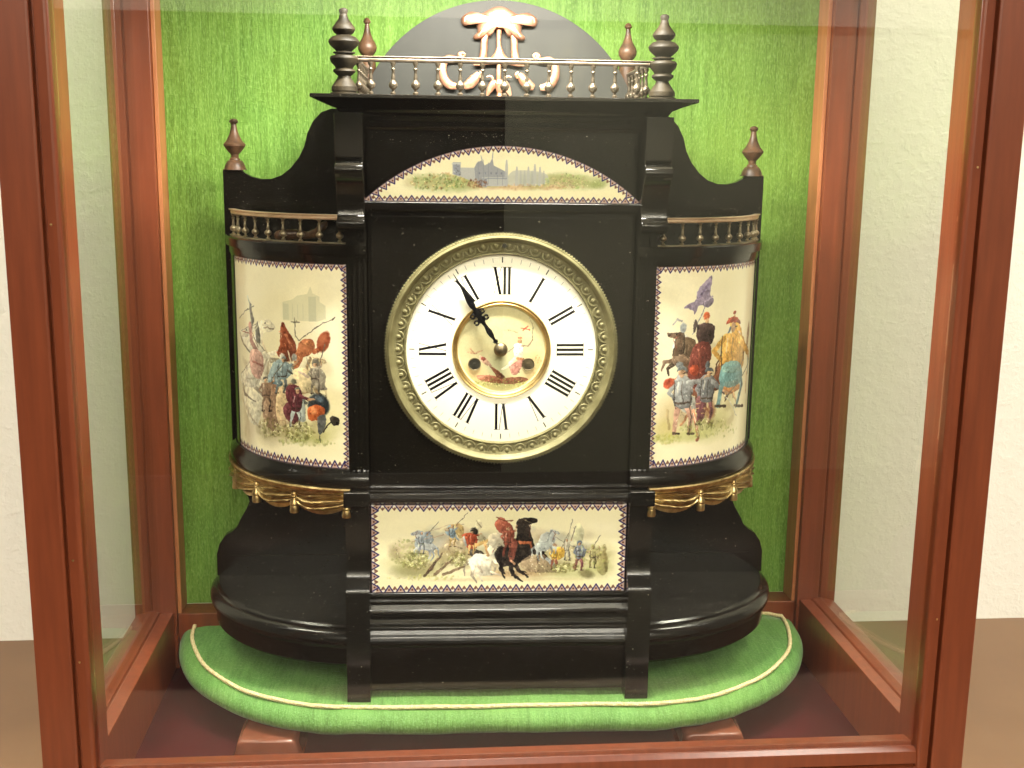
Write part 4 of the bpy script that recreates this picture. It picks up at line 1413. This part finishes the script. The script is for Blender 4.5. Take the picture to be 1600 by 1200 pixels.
TH, HL = 0.0024, 0.0005
glyphs = {'I': 0.0042, 'V': 0.0085, 'X': 0.0085}
for hour, txt in enumerate(['XII', 'I', 'II', 'III', 'IIII', 'V', 'VI', 'VII', 'VIII', 'IX', 'X', 'XI']):
    wd = sum(glyphs[g_] for g_ in txt)
    x = -wd / 2
    deg = hour * 30
    for g_ in txt:
        gw = glyphs[g_]
        if g_ == 'I':
            stroke(deg, x + gw / 2, x + gw / 2, TH)
        elif g_ == 'V':
            stroke(deg, x + gw / 2, x + 0.0012, TH)
            stroke(deg, x + gw / 2 + 0.0006, x + gw - 0.0008, HL)
        else:
            stroke(deg, x + gw - 0.0018, x + 0.0018, TH)
            stroke(deg, x + 0.0010, x + gw - 0.0010, HL)
        x += gw
c.painterly = True
# painted centre: hunter and dogs, sketched on a 154 unit wide disc
RC = 0.0405
c.map = lambda x, y: ((DR + (x - 783) * RC / 71.5) / (2 * DR), (DR + (y - 545.5) * RC / 71.5) / (2 * DR))
c.k = 7200 * RC / 71.5
c.ell(783, 545.5, 74, 74, 'c9c096', 1, 0, 0.02)
for _ in range(60):
    c.ell(783 + rng.uniform(-50, 50), 545 + rng.uniform(-55, 20), rng.uniform(8, 22), rng.uniform(5, 12), ['d2caa2', 'c0ba94', 'c8be8c', 'bfbf9c'][rng.integers(4)], 0.25, 0, 1.0)
for x, y, rx, ry, cc, al in ((783, 602, 46, 10, 'b0aa62', 0.6), (735, 584, 24, 14, 'd3ac70', 0.6), (776, 576, 20, 16, 'a8ae88', 0.6), (836, 576, 18, 22, 'c7a06c', 0.5), (800, 570, 30, 20, 'c3c2a0', 0.4)):
    c.ell(x, y, rx, ry, cc, al, 0, 0.9)
c.poly([(744, 588), (765, 588), (790, 592), (815, 590), (826, 596), (800, 602), (766, 600), (750, 596)], '8a4a38', 0.9)
c.poly([(766, 574), (778, 580), (790, 592), (778, 592)], '6f3c2c', 0.9)
c.line([(766, 574), (786, 590)], 2.5, '5c3424', 0.8)
c.poly([(796, 572), (806, 566), (812, 560), (820, 562), (816, 574), (808, 586), (800, 586)], 'b4706a', 0.9)
c.poly([(803, 538), (814, 536), (818, 548), (816, 560), (806, 560), (803, 550)], 'f0e8dc', 0.97)
c.line([(808, 556), (792, 574), (784, 578)], 6, 'e8e2d0', 0.9, 3)
c.line([(808, 560), (817, 561)], 4, 'c07c4c', 0.9)
c.ell(812, 532, 3.5, 4, 'b98a68', 0.95)
c.ell(812, 527, 4, 2, 'b06048', 0.9)
c.line([(815, 540), (826, 540), (832, 530)], 2.4, '8c7468', 0.9)
c.line([(803, 542), (796, 548), (790, 552)], 2.0, '8a8478', 0.8)
c.line([(832, 530), (833, 510), (827, 494)], 1.2, '7c7460', 0.8)
c.line([(814, 511), (828, 514)], 2.4, 'c04838', 0.9)
c.line([(817, 515), (825, 508)], 2.0, 'c04838', 0.8)
c.line([(780, 516), (796, 514), (808, 519)], 1.2, '8a8470', 0.6)
c.line([(728, 550), (742, 552), (752, 548)], 4, 'c89878', 0.8, 2)
c.line([(732, 544), (740, 552)], 2, 'b87c60', 0.8)
c.poly([(748, 556), (758, 560), (768, 572), (760, 572), (750, 564)], 'c09080', 0.85)
c.ell(754, 561, 4, 3, 'a04840', 0.9)
c.dabs(783, 600, 44, 8, 120, GREENS + ['8a6038'], 0.8, 2.2, 0.5)
c.dabs(842, 576, 12, 22, 60, ['b08850', 'c8a468', '9c7c48'], 0.8, 2.2, 0.4)
c.strokes(783, 560, 52, 50, 350, 2.5)
c.grain(0.006)
dim = dc.image('dial_print')
dial_bm = bmesh.new()
lathe_y(dial_bm, [(0.0875, 0.002), (0.0875, -0.0018), (0.080, -0.0026), (0.06, -0.0034), (0.046, -0.0037), (0.0405, -0.0030), (0.0385, -0.0014), (0.020, -0.0018), (0.0001, -0.0018)], 96, (0, -0.0118, DZ))
dial = part('dial', dial_bm, porcelain('enamel_dial', dim, 0.12), smooth=30)
tag(dial, 'white enamel dial with black roman numerals and painted centre')
uvset(dial, lambda p: ((p.x + DR) / (2 * DR), (p.z - DZ + DR) / (2 * DR)))
# gilt ring round the painted centre
lr = lathe_y(bmesh.new(), [(0.0392, -0.0126), (0.0396, -0.0142), (0.0406, -0.0158), (0.0418, -0.0163), (0.0424, -0.0158), (0.0430, -0.0164), (0.0442, -0.0166), (0.0448, -0.0158), (0.0449, -0.0130)], 96, (0, 0, DZ), cap=False)
obj('centre_ring', lr, dialgold, dial, smooth=40)
for sx in (-1, 1):
    hb = lathe_y(bmesh.new(), [(0.0048, -0.0132), (0.0049, -0.0140), (0.0055, -0.0142), (0.0058, -0.0136), (0.0058, -0.0128), (0.0048, -0.0126)], 28, (sx * 0.0243, 0, DZ - 0.0137), cap=False)
    obj('winding_hole_rim', hb, steel, dial, smooth=40)
    obj('winding_arbor', box(lathe_y(bmesh.new(), [(0.0001, -0.0141), (0.0048, -0.0141), (0.0048, -0.0120)], 24, (sx * 0.0243, 0, DZ - 0.0137)), sx * 0.0243 - 0.0013, sx * 0.0243 + 0.0013, -0.0158, -0.0142, DZ - 0.0150, DZ - 0.0124), holem if sx < 0 else steel, dial)

# bezel: turned brass ring with milled rim and egg ornament
BZ = [(0.0856, -0.010), (0.0856, -0.0165), (0.0864, -0.0180), (0.0874, -0.0178), (0.0882, -0.0166), (0.0935, -0.0170), (0.0970, -0.0182), (0.0985, -0.0205), (0.0995, -0.0222), (0.1008, -0.0230), (0.1020, -0.0226), (0.1026, -0.0214), (0.1034, -0.0214), (0.1042, -0.0202), (0.1042, -0.010)]
bezel = part('bezel', lathe_y(bmesh.new(), BZ, 128, (0, 0, DZ), cap=False), brass, smooth=35)
tag(bezel, 'embossed brass bezel ring with milled edge')
# egg motif: a U shaped ridge round a small oval
eb = bmesh.new()
up_ = [(-0.0034, 0, 0.0034), (-0.0033, -0.0004, 0.0008), (-0.0024, -0.0008, -0.0016), (0, -0.0010, -0.0028), (0.0024, -0.0008, -0.0016), (0.0033, -0.0004, 0.0008), (0.0034, 0, 0.0034)]
tube(eb, spline(up_, 3), 0.00062, 6)
tube(eb, [(0, -0.0002, 0.0032), (0, -0.0006, 0.0012), (0, -0.0006, -0.0002), (0, -0.0002, -0.0012)], [0.0004, 0.0014, 0.0014, 0.0003], 8)
egg = obj('egg_ornament', eb, brass, bezel, smooth=60)
NE = 50
eggs = [egg] + [copy_part(egg, bezel) for _ in range(NE - 1)]
for i, e in enumerate(eggs):
    a = 2 * math.pi * (i + 0.5) / NE
    e.location = (0.0924 * math.sin(a), -0.0168, DZ + 0.0924 * math.cos(a))
    e.rotation_euler = (0, a, 0)
    e.scale = (1.45, 0.72, 1.35)
# milled rim: many tiny beads joined
mb = bmesh.new()
for i in range(230):
    a = 2 * math.pi * i / 230
    x, z = 0.1040 * math.sin(a), DZ + 0.1040 * math.cos(a)
    ux, uz = math.sin(a), math.cos(a)
    v = []
    for dr, dt_, dy in ((0.0016, 0, -0.0200), (0, 0.0011, -0.0200), (-0.0012, 0, -0.0200), (0, -0.0011, -0.0200), (0, 0, -0.0218), (0, 0, -0.0180)):
        v.append(mb.verts.new((x + ux * dr + uz * dt_, dy, z + uz * dr - ux * dt_)))
    for q in ((0, 1, 4), (1, 2, 4), (2, 3, 4), (3, 0, 4), (1, 0, 5), (2, 1, 5), (3, 2, 5), (0, 3, 5)):
        mb.faces.new([v[k] for k in q])
tag(obj('milled_rim', mb, brass, bezel), kind='stuff')
obj('bezel_hole', lathe_y(bmesh.new(), [(0.0001, -0.0192), (0.0019, -0.0192), (0.0021, -0.0180)], 14, (0.0015, 0, DZ + 0.0935)), holem, bezel)


# hands
def flat_outline(pts, y0, y1):
    return extr(bmesh.new(), pts, 'y', y0, y1)


def rot_to(o, deg):
    o.rotation_euler = (0, R(deg), 0)
    o.location = (-0.0010, 0, DZ + 0.0008)


hands = part('hands', lathe_y(bmesh.new(), [(0.0001, -0.0250), (0.0030, -0.0248), (0.0052, -0.0238), (0.0062, -0.0222), (0.0064, -0.0205), (0.0050, -0.0195), (0.0035, -0.0194), (0.0035, -0.013)], 32, (-0.0010, 0, DZ + 0.0008)), steel, smooth=40)
tag(hands, 'domed brass hub with pin slot')
hr = [(0.0, 0.004), (0.0012, 0.008), (0.0028, 0.0088), (0.0012, 0.0098), (0.0012, 0.0115), (0.0022, 0.0150), (0.0026, 0.0190), (0.0014, 0.0250), (0.0019, 0.0290), (0.0042, 0.0300), (0.0040, 0.0322), (0.0022, 0.0345), (0.0030, 0.0372), (0.0052, 0.0395), (0.0040, 0.0412), (0.0016, 0.0420), (0.0028, 0.0465), (0.0029, 0.0510), (0.0018, 0.0570), (0.0004, 0.0640)]
hh = obj('hour_hand', extr(bmesh.new(), hr + [(-x, z) for x, z in hr[::-1]], 'y', -0.0178, -0.0172), blued, hands)
for sx, zz in ((1, 0.0385), (-1, 0.0385), (1, 0.0318), (-1, 0.0318)):
    ring = [(sx * (0.0050 + 0.0019 * math.cos(a)), -0.0200, zz + 0.0019 * math.sin(a)) for a in np.linspace(0, 6.0, 12)]
    obj('hand_scroll', tube(bmesh.new(), ring, 0.0009, 6), blued, hands)
    o = col.objects[-1]
    rot_to(o, -33.2)
rot_to(hh, -33.2)
mn = [(0.0, 0.003), (0.0011, 0.007), (0.0024, 0.0080), (0.0010, 0.0092), (0.0016, 0.0160), (0.0018, 0.0210), (0.0009, 0.0300), (0.0014, 0.0350), (0.0030, 0.0362), (0.0014, 0.0376), (0.0010, 0.0430), (0.0019, 0.0520), (0.0017, 0.0600), (0.0007, 0.0720), (0.0002, 0.0800)]
mh = obj('minute_hand', extr(bmesh.new(), mn + [(-x, z) for x, z in mn[::-1]], 'y', -0.0196, -0.0190), blued, hands)
rot_to(mh, -32.3)

# ------------------------------------------------ gilt swags under the towers
tips = (8.0, 28.5, 48.5, 69.0, 88.0)
for s, core in zip((-1, 1), towers):
    band = part('gilt_swag_border', arc_solid(s, [(-0.004, 0.1660), (0.0050, 0.1660), (0.0056, 0.1675), (0.0056, 0.1690), (0.0078, 0.1700), (0.0095, 0.1722), (0.0098, 0.1745), (0.0088, 0.1757), (-0.004, 0.1757)], 6.5, 90, 50), goldm, smooth=40)
    for a0, a1 in zip(tips[:-1], tips[1:]):
        bm = bmesh.new()
        nu, nv = 26, 22
        grid = []
        for j in range(nv + 1):
            v = j / nv
            row = []
            for i in range(nu + 1):
                u = i / nu
                sag = 4 * u * (1 - u)
                z = 0.1690 - v * (0.0125 + 0.0080 * sag)
                dep = math.sin(math.pi * min(1, v * 1.05)) ** 0.6
                fold = 0.0026 * math.sin(v * 2 * math.pi * 3.3 + 1.4 * math.sin(u * 6)) * math.sin(math.pi * u) ** 0.4
                o_ = 0.0036 + 0.0046 * dep * (0.35 + 0.65 * sag) + (fold if v < 0.78 else 0.0)
                if v >= 0.78:
                    o_ = 0.0028 + 0.0006 * (i % 2)
                row.append(bm.verts.new(tp(s, a0 + (a1 - a0) * u, o_, z)))
            grid.append(row)
        for j in range(nv):
            for i in range(nu):
                bm.faces.new((grid[j][i], grid[j][i + 1], grid[j + 1][i + 1], grid[j + 1][i]))
        back = bmesh.ops.extrude_face_region(bm, geom=bm.faces[:])
        ctr = Vector((s * TX, TYC, 0))
        for v in back['geom']:
            if isinstance(v, bmesh.types.BMVert):
                d = Vector((v.co.x, v.co.y, 0)) - ctr
                d.normalize()
                v.co -= d * 0.0035
        obj('swag', bm, goldm, band, smooth=70)
    for a in tips:
        p = tp(s, a, 0.0050, 0.0)
        bm = bmesh.new()
        lathe(bm, [(0.0001, 0.1685), (0.0022, 0.1678), (0.0028, 0.1658), (0.0022, 0.1645), (0.0029, 0.1633), (0.0022, 0.1620), (0.0030, 0.1606), (0.0042, 0.1585), (0.0046, 0.1562), (0.0038, 0.1548), (0.0042, 0.1535), (0.0047, 0.1492), (0.0044, 0.1480), (0.0001, 0.1476)], 12, (p[0], p[1], 0))
        obj('tassel', bm, goldm, band, smooth=35)


# ------------------------------------------------ galleries (rail on turned balusters)
def bal_bm(h, k=1.0):
    pr = [(0.0016, 0), (0.0022, 0.02), (0.0024, 0.06), (0.0012, 0.10), (0.0013, 0.16), (0.0031, 0.21), (0.0039, 0.28), (0.0037, 0.35), (0.0022, 0.42), (0.0014, 0.46), (0.0017, 0.52), (0.0013, 0.62), (0.0011, 0.74), (0.0019, 0.78), (0.0019, 0.80), (0.0011, 0.83), (0.0013, 0.89), (0.0022, 0.94), (0.0024, 1.0)]
    return lathe(bmesh.new(), [(r_ * k, z * h) for r_, z in pr], 14)


balm = metalm('tarnished_baluster_metal', (0.055, 0.045, 0.03), (0.16, 0.13, 0.09), 0.36, 80, 0.2, 0.7)
# top gallery between the big finials
tg = part('top_gallery', tube(bmesh.new(), [(-0.133, -0.0176, 0.5535), (0.133, -0.0176, 0.5535)], 0.0021, 10, flat=1.1), topbron, smooth=60)
tag(tg, 'top brass gallery rail on turned balusters')
obj('rail_lip', bx(-0.133, 0.133, -0.0206, -0.0146, 0.5556, 0.5562), topbron, tg, bevel=0.0002)
obj('foot_strip', bx(-0.133, 0.133, -0.0200, -0.0152, 0.5235, 0.5247), topbron, tg, bevel=0.0004)
H1 = 0.5516 - 0.5247
b0 = obj('baluster', bal_bm(H1), balm, tg, smooth=45)
for i in range(13):
    o = b0 if i == 0 else copy_part(b0, tg)
    o.location = (-0.1145 + 0.229 * i / 12, -0.0176, 0.5247)
for s in (-1, 1):
    x = s * 0.1262
    obj('side_rail', tube(bmesh.new(), [(x, -0.012, 0.5535), (x, 0.108, 0.5535)], 0.0021, 10, up=(0, 0, 1)), topbron, tg, smooth=60)
    obj('side_rail_foot', bx(*sorted((x - 0.0024, x + 0.0024)), -0.010, 0.106, 0.5235, 0.5247), topbron, tg)
    for i in range(6):
        copy_part(b0, tg, (x, 0.004 + 0.0192 * i, 0.5247))

for s, core in zip((-1, 1), towers):
    path = [tp(s, 7 + 65 * k / 30, -0.001, 0.4195) for k in range(31)]
    g_ = part('side_gallery', tube(bmesh.new(), path, 0.0019, 10, flat=1.1, up=(0, 0, 1)), railm, smooth=60)
    tag(g_, 'curved brass gallery rail above the ' + ('left' if s < 0 else 'right') + ' painted tower')
    obj('rail_lip', arc_solid(s, [(-0.0040, 0.4214), (0.0020, 0.4214), (0.0022, 0.4218), (0.0020, 0.4223), (-0.0040, 0.4223)], 7, 73, 30), railm, g_)
    obj('foot_strip', arc_solid(s, [(-0.0034, 0.3970), (0.0016, 0.3970), (0.0016, 0.3980), (-0.0034, 0.3980)], 7, 74, 30), bronze, g_)
    for i in range(9):
        a = 9.5 + 7.6 * i
        if i == 0:
            bb0 = obj('baluster', bal_bm(0.4178 - 0.3980, 0.88), bronze, g_, smooth=45)
            o = bb0
        else:
            o = copy_part(bb0, g_)
        o.location = tp(s, a, -0.001, 0.3980)


# ------------------------------------------------ finials
U = 7.05e-5
big = [(25, 60), (50, 75), (55, 95), (44, 130), (60, 185), (100, 240), (134, 285), (138, 310), (118, 345), (84, 368), (92, 376), (140, 392), (180, 430), (187, 450), (170, 490), (120, 535), (92, 560), (100, 566), (132, 570), (132, 584), (100, 592), (104, 602), (160, 618), (172, 645), (160, 690), (120, 730), (102, 760), (130, 775), (136, 795), (110, 822), (76, 848), (86, 875), (128, 935), (156, 975), (158, 1026), (140, 1032), (148, 1040), (172, 1046), (172, 1074)]
prof = [(r_ * U, 0.5236 + (1074 - z) * U) for r_, z in big[::-1]]
for s in (-1, 1):
    o = part('front_finial', lathe(bmesh.new(), prof, 32, (s * 0.1368, -0.0176, 0)), turned, smooth=32)
U2 = 8.1e-5
rear = [(12, 105), (30, 118), (44, 148), (42, 160), (26, 178), (30, 220), (46, 290), (64, 340), (98, 395), (112, 440), (106, 480), (84, 515), (56, 545), (52, 572), (72, 586), (98, 600), (100, 640), (100, 760), (96, 1085)]
prof = [(r_ * U2, 0.5236 + (1085 - z) * U2) for r_, z in rear[::-1]]
for s in (-1, 1):
    part('rear_finial', lathe(bmesh.new(), prof, 28, (s * 0.1262, 0.1165, 0)), brownf, smooth=32)
U3 = 1.51e-4
side = [(8, 166), (22, 172), (30, 185), (26, 192), (17, 202), (20, 230), (30, 265), (50, 305), (70, 328), (70, 338), (60, 352), (42, 376), (26, 392), (24, 412), (34, 420), (36, 430), (48, 436), (58, 452), (66, 470), (70, 492)]
prof = [(r_ * U3, 0.4582 + (492 - z) * U3) for r_, z in side[::-1]]
for s in (-1, 1):
    part('side_finial', lathe(bmesh.new(), prof, 28, (s * 0.2575, 0.126, 0)), brownf, smooth=32)
    part('finial_plate', bx(*sorted((s * 0.2470, s * 0.2682)), 0.1195, 0.1325, 0.4581, 0.4592), brownf, bevel=0.0004)

# ------------------------------------------------ crest board and its gilt ornament
Rc = 0.139
a0 = math.acos((0.5235 - 0.4806) / Rc)
pts = [(Rc * math.sin(-a0 + 2 * a0 * k / 64), 0.4806 + Rc * math.cos(-a0 + 2 * a0 * k / 64)) for k in range(65)]
part('crest_board', extr(bmesh.new(), pts, 'y', 0.1005, 0.1135), crestm, bevel=0.0008)
K = 9.07e-5


def cz(x, y, dy=0.0):
    return ((x - 757) * K, 0.0985 - dy, 0.6192 - y * K)


crest = part('crest_ornament', bmesh.new(), copper)
tag(crest, 'rose gilt scrolling crest ornament')
# upper shell: domed outline
shell = [(757, 62), (690, 75), (640, 100), (560, 138), (470, 120), (395, 150), (358, 195), (372, 250), (405, 262), (425, 235), (425, 205), (470, 195), (510, 240), (528, 300), (520, 335), (488, 365), (490, 395), (530, 402), (575, 385), (610, 352), (650, 368), (682, 345), (700, 300), (757, 286)]
full = shell + [(1514 - x, y) for x, y in shell[-2:0:-1]]
sp = spline(full, 3, True)
cenx, ceny = 757, 215
bm = bmesh.new()
rings = []
for q, dy in ((1.0, -0.002), (1.0, 0.002), (0.955, 0.0042), (0.87, 0.0058), (0.7, 0.0068), (0.4, 0.0078)):
    ring = []
    for x, y in sp:
        ring.append(cz(cenx + (x - cenx) * (q if q > 0.9 else q * 0.98), ceny + (y - ceny) * q, dy))
    rings.append(ring)
vr = loft(bm, rings, cap=False)
fa = bm.faces.new(vr[-1])
bmesh.ops.triangulate(bm, faces=[fa])
obj('shell', bm, copper, crest, smooth=50)


def ribbon(name, pts, rad, dy=0.003, flat=0.42, seg=10):
    q = spline([(p[0], p[1]) for p in pts], 6)
    rd = np.interp(np.linspace(0, 1, len(q)), np.linspace(0, 1, len(rad)), rad)
    return obj(name, tube(bmesh.new(), [cz(x, y, dy) for x, y in q], [r_ * K for r_ in rd], seg, flat), copper, crest, smooth=60)


for m_ in (0, 1):
    fx = (lambda x: 1514 - x) if m_ else (lambda x: x)
    F = lambda l: [(fx(x), y) for x, y in l]
    ribbon('stem', F([(612, 350), (600, 420), (596, 500), (585, 580), (560, 640)]), [30, 36, 36, 40, 30], 0.0025)
    ribbon('shell_rib', F([(740, 110), (650, 160), (560, 190), (470, 165), (405, 185), (395, 230)]), [12, 16, 17, 15, 12, 8], 0.0052)
    ribbon('shell_rib', F([(735, 170), (660, 230), (600, 290), (540, 370)]), [10, 15, 15, 10], 0.0066)
    ribbon('base_sweep', F([(757, 615), (650, 618), (560, 640), (490, 648)]), [34, 34, 26, 16], 0.0035)
    ribbon('scroll', F([(372, 580), (395, 560), (372, 540), (345, 555), (350, 590), (300, 600), (230, 598), (175, 640), (160, 720), (180, 800), (235, 862), (320, 880)]), [10, 14, 20, 26, 26, 30, 38, 42, 44, 46, 46, 30], 0.003)
    ribbon('scroll', F([(545, 740), (500, 800), (450, 850), (385, 880)]), [26, 54, 56, 30], 0.003)
    ribbon('scroll_tip', F([(555, 720), (575, 750), (560, 790)]), [10, 20, 12], 0.004)
    ribbon('petal', F([(757, 830), (700, 850), (660, 910), (632, 968)]), [20, 44, 34, 12], 0.004)
    ribbon('tendril', F([(690, 830), (690, 790), (660, 770), (628, 780)]), [12, 12, 11, 8], 0.004)
ribbon('middle_stem', [(757, 290), (752, 360), (752, 430), (757, 490)], [30, 24, 22, 28], 0.0025)
ribbon('bell', [(757, 480), (757, 530), (757, 580), (757, 622)], [26, 46, 88, 118], 0.0028, 0.35)
ribbon('pendant_stem', [(757, 620), (755, 700), (755, 800)], [22, 24, 26], 0.0025)
ribbon('rosette', [(757, 800), (760, 840), (764, 880), (762, 940), (764, 985)], [26, 58, 50, 24, 40], 0.0045)

# ------------------------------------------------ specks of dust and tiny chips in the lacquer
dustm = mat('pale_dust', (0.45, 0.42, 0.33), 0.8)
L(dustm, mixc(dustm, noise(dustm, 300), (0.30, 0.28, 0.2), (0.6, 0.56, 0.45)), P(dustm).inputs['Base Color'])
bm = bmesh.new()


def speck(x, y, z, a, b, c_):
    v = [bm.verts.new((x + dx * a, y + dy * b, z + dz * c_)) for dx, dy, dz in ((1, 0, 0.2), (-0.7, 0, 0.6), (-0.9, 0, -0.5), (0.4, 0, -0.9), (0, 1, 0), (0, -1, 0))]
    for q in ((0, 1, 4), (1, 2, 4), (2, 3, 4), (3, 0, 4), (1, 0, 5), (2, 1, 5), (3, 2, 5), (0, 3, 5)):
        bm.faces.new([v[k] for k in q])


def sz():
    return 0.00018 + 0.0005 * rng.uniform(0, 1) ** 4


for _ in range(26):
    speck(rng.uniform(-0.115, 0.115), -0.0217, rng.uniform(-0.02, 0.02), sz(), 0.0001, sz())
for _ in range(70):
    x, z = rng.uniform(-0.115, 0.115), rng.uniform(0.19, 0.42)
    if math.hypot(x, z - DZ) > 0.108:
        speck(x, -0.0104, z, sz(), 0.0001, sz())
for _ in range(60):
    speck(rng.uniform(-0.115, 0.115), -0.0092, rng.uniform(0.485, 0.494), sz(), 0.0001, sz() * 0.8)
for s in (-1, 1):
    for _ in range(14):
        speck(s * rng.uniform(0.121, 0.141), -0.0312, rng.uniform(-0.028, 0.076), sz(), 0.0001, sz())
    for _ in range(10):
        speck(s * rng.uniform(0.121, 0.137), -0.0207, rng.uniform(0.18, 0.40), sz(), 0.0001, sz() * 1.5)
    for _ in range(46):
        t, q = rng.uniform(0, 1.5), rng.uniform(0.2, 0.96)
        speck(s * (0.12 + 0.166 * q * math.sin(t)), 0.13 - 0.145 * q * math.cos(t), 0.0402, sz() * 1.2, sz() * 1.2, 0.0001)
    for _ in range(30):
        speck(s * rng.uniform(0.15, 0.26), 0.1197, rng.uniform(0.06, 0.13), sz(), 0.0001, sz())
    for _ in range(24):
        speck(s * rng.uniform(0.15, 0.26), 0.1197, rng.uniform(0.40, 0.445), sz(), 0.0001, sz())
for _ in range(60):
    speck(rng.uniform(-0.16, 0.16), rng.uniform(-0.046, -0.03), 0.5236, sz() * 1.4, sz(), 0.0002)
tag(part('dust_specks', bm, dustm), kind='stuff')

# ------------------------------------------------ a broken bit of ornament on the left gallery
bm = bmesh.new()
tube(bm, spline([(-0.028, 0.0, 0.004), (-0.012, 0.002, 0.0055), (0.004, 0.0, 0.005), (0.014, -0.002, 0.011), (0.020, 0.002, 0.017)], 5), [0.002, 0.0042, 0.0048, 0.0042, 0.005, 0.0045, 0.005, 0.004, 0.0038, 0.0036, 0.0036, 0.004, 0.004, 0.003, 0.003, 0.0035, 0.0038, 0.0036, 0.003, 0.002, 0.001], 8, 0.7)
frag = obj('broken_ornament', bm, brownf, None, smooth=60)
wp = Matrix.Rotation(R(CYAW), 4, 'Z') @ Vector((-0.178, 0.022, 0.3968))
frag.location = (CX + wp.x, CY + wp.y, wp.z)
frag.rotation_euler = (0, 0, R(-6))
tag(frag, 'broken brown ornament fragment lying behind the left gallery balusters', 'fragment')
bm = bmesh.new()
bmesh.ops.create_icosphere(bm, subdivisions=2, radius=0.0022)
for v in bm.verts:
    v.co.z *= 0.55
    v.co += Vector((rng.uniform(-1, 1), rng.uniform(-1, 1), rng.uniform(-1, 1))) * 0.0003
chip = obj('plaster_chip', bm, roomwhite, None, smooth=50)
wp = Matrix.Rotation(R(CYAW), 4, 'Z') @ Vector((0.0062, 0.03, 0.5247))
chip.location = (CX + wp.x, CY + wp.y, wp.z)
tag(chip, 'tiny white plaster chip on top shelf below the crest ornament', 'chip')
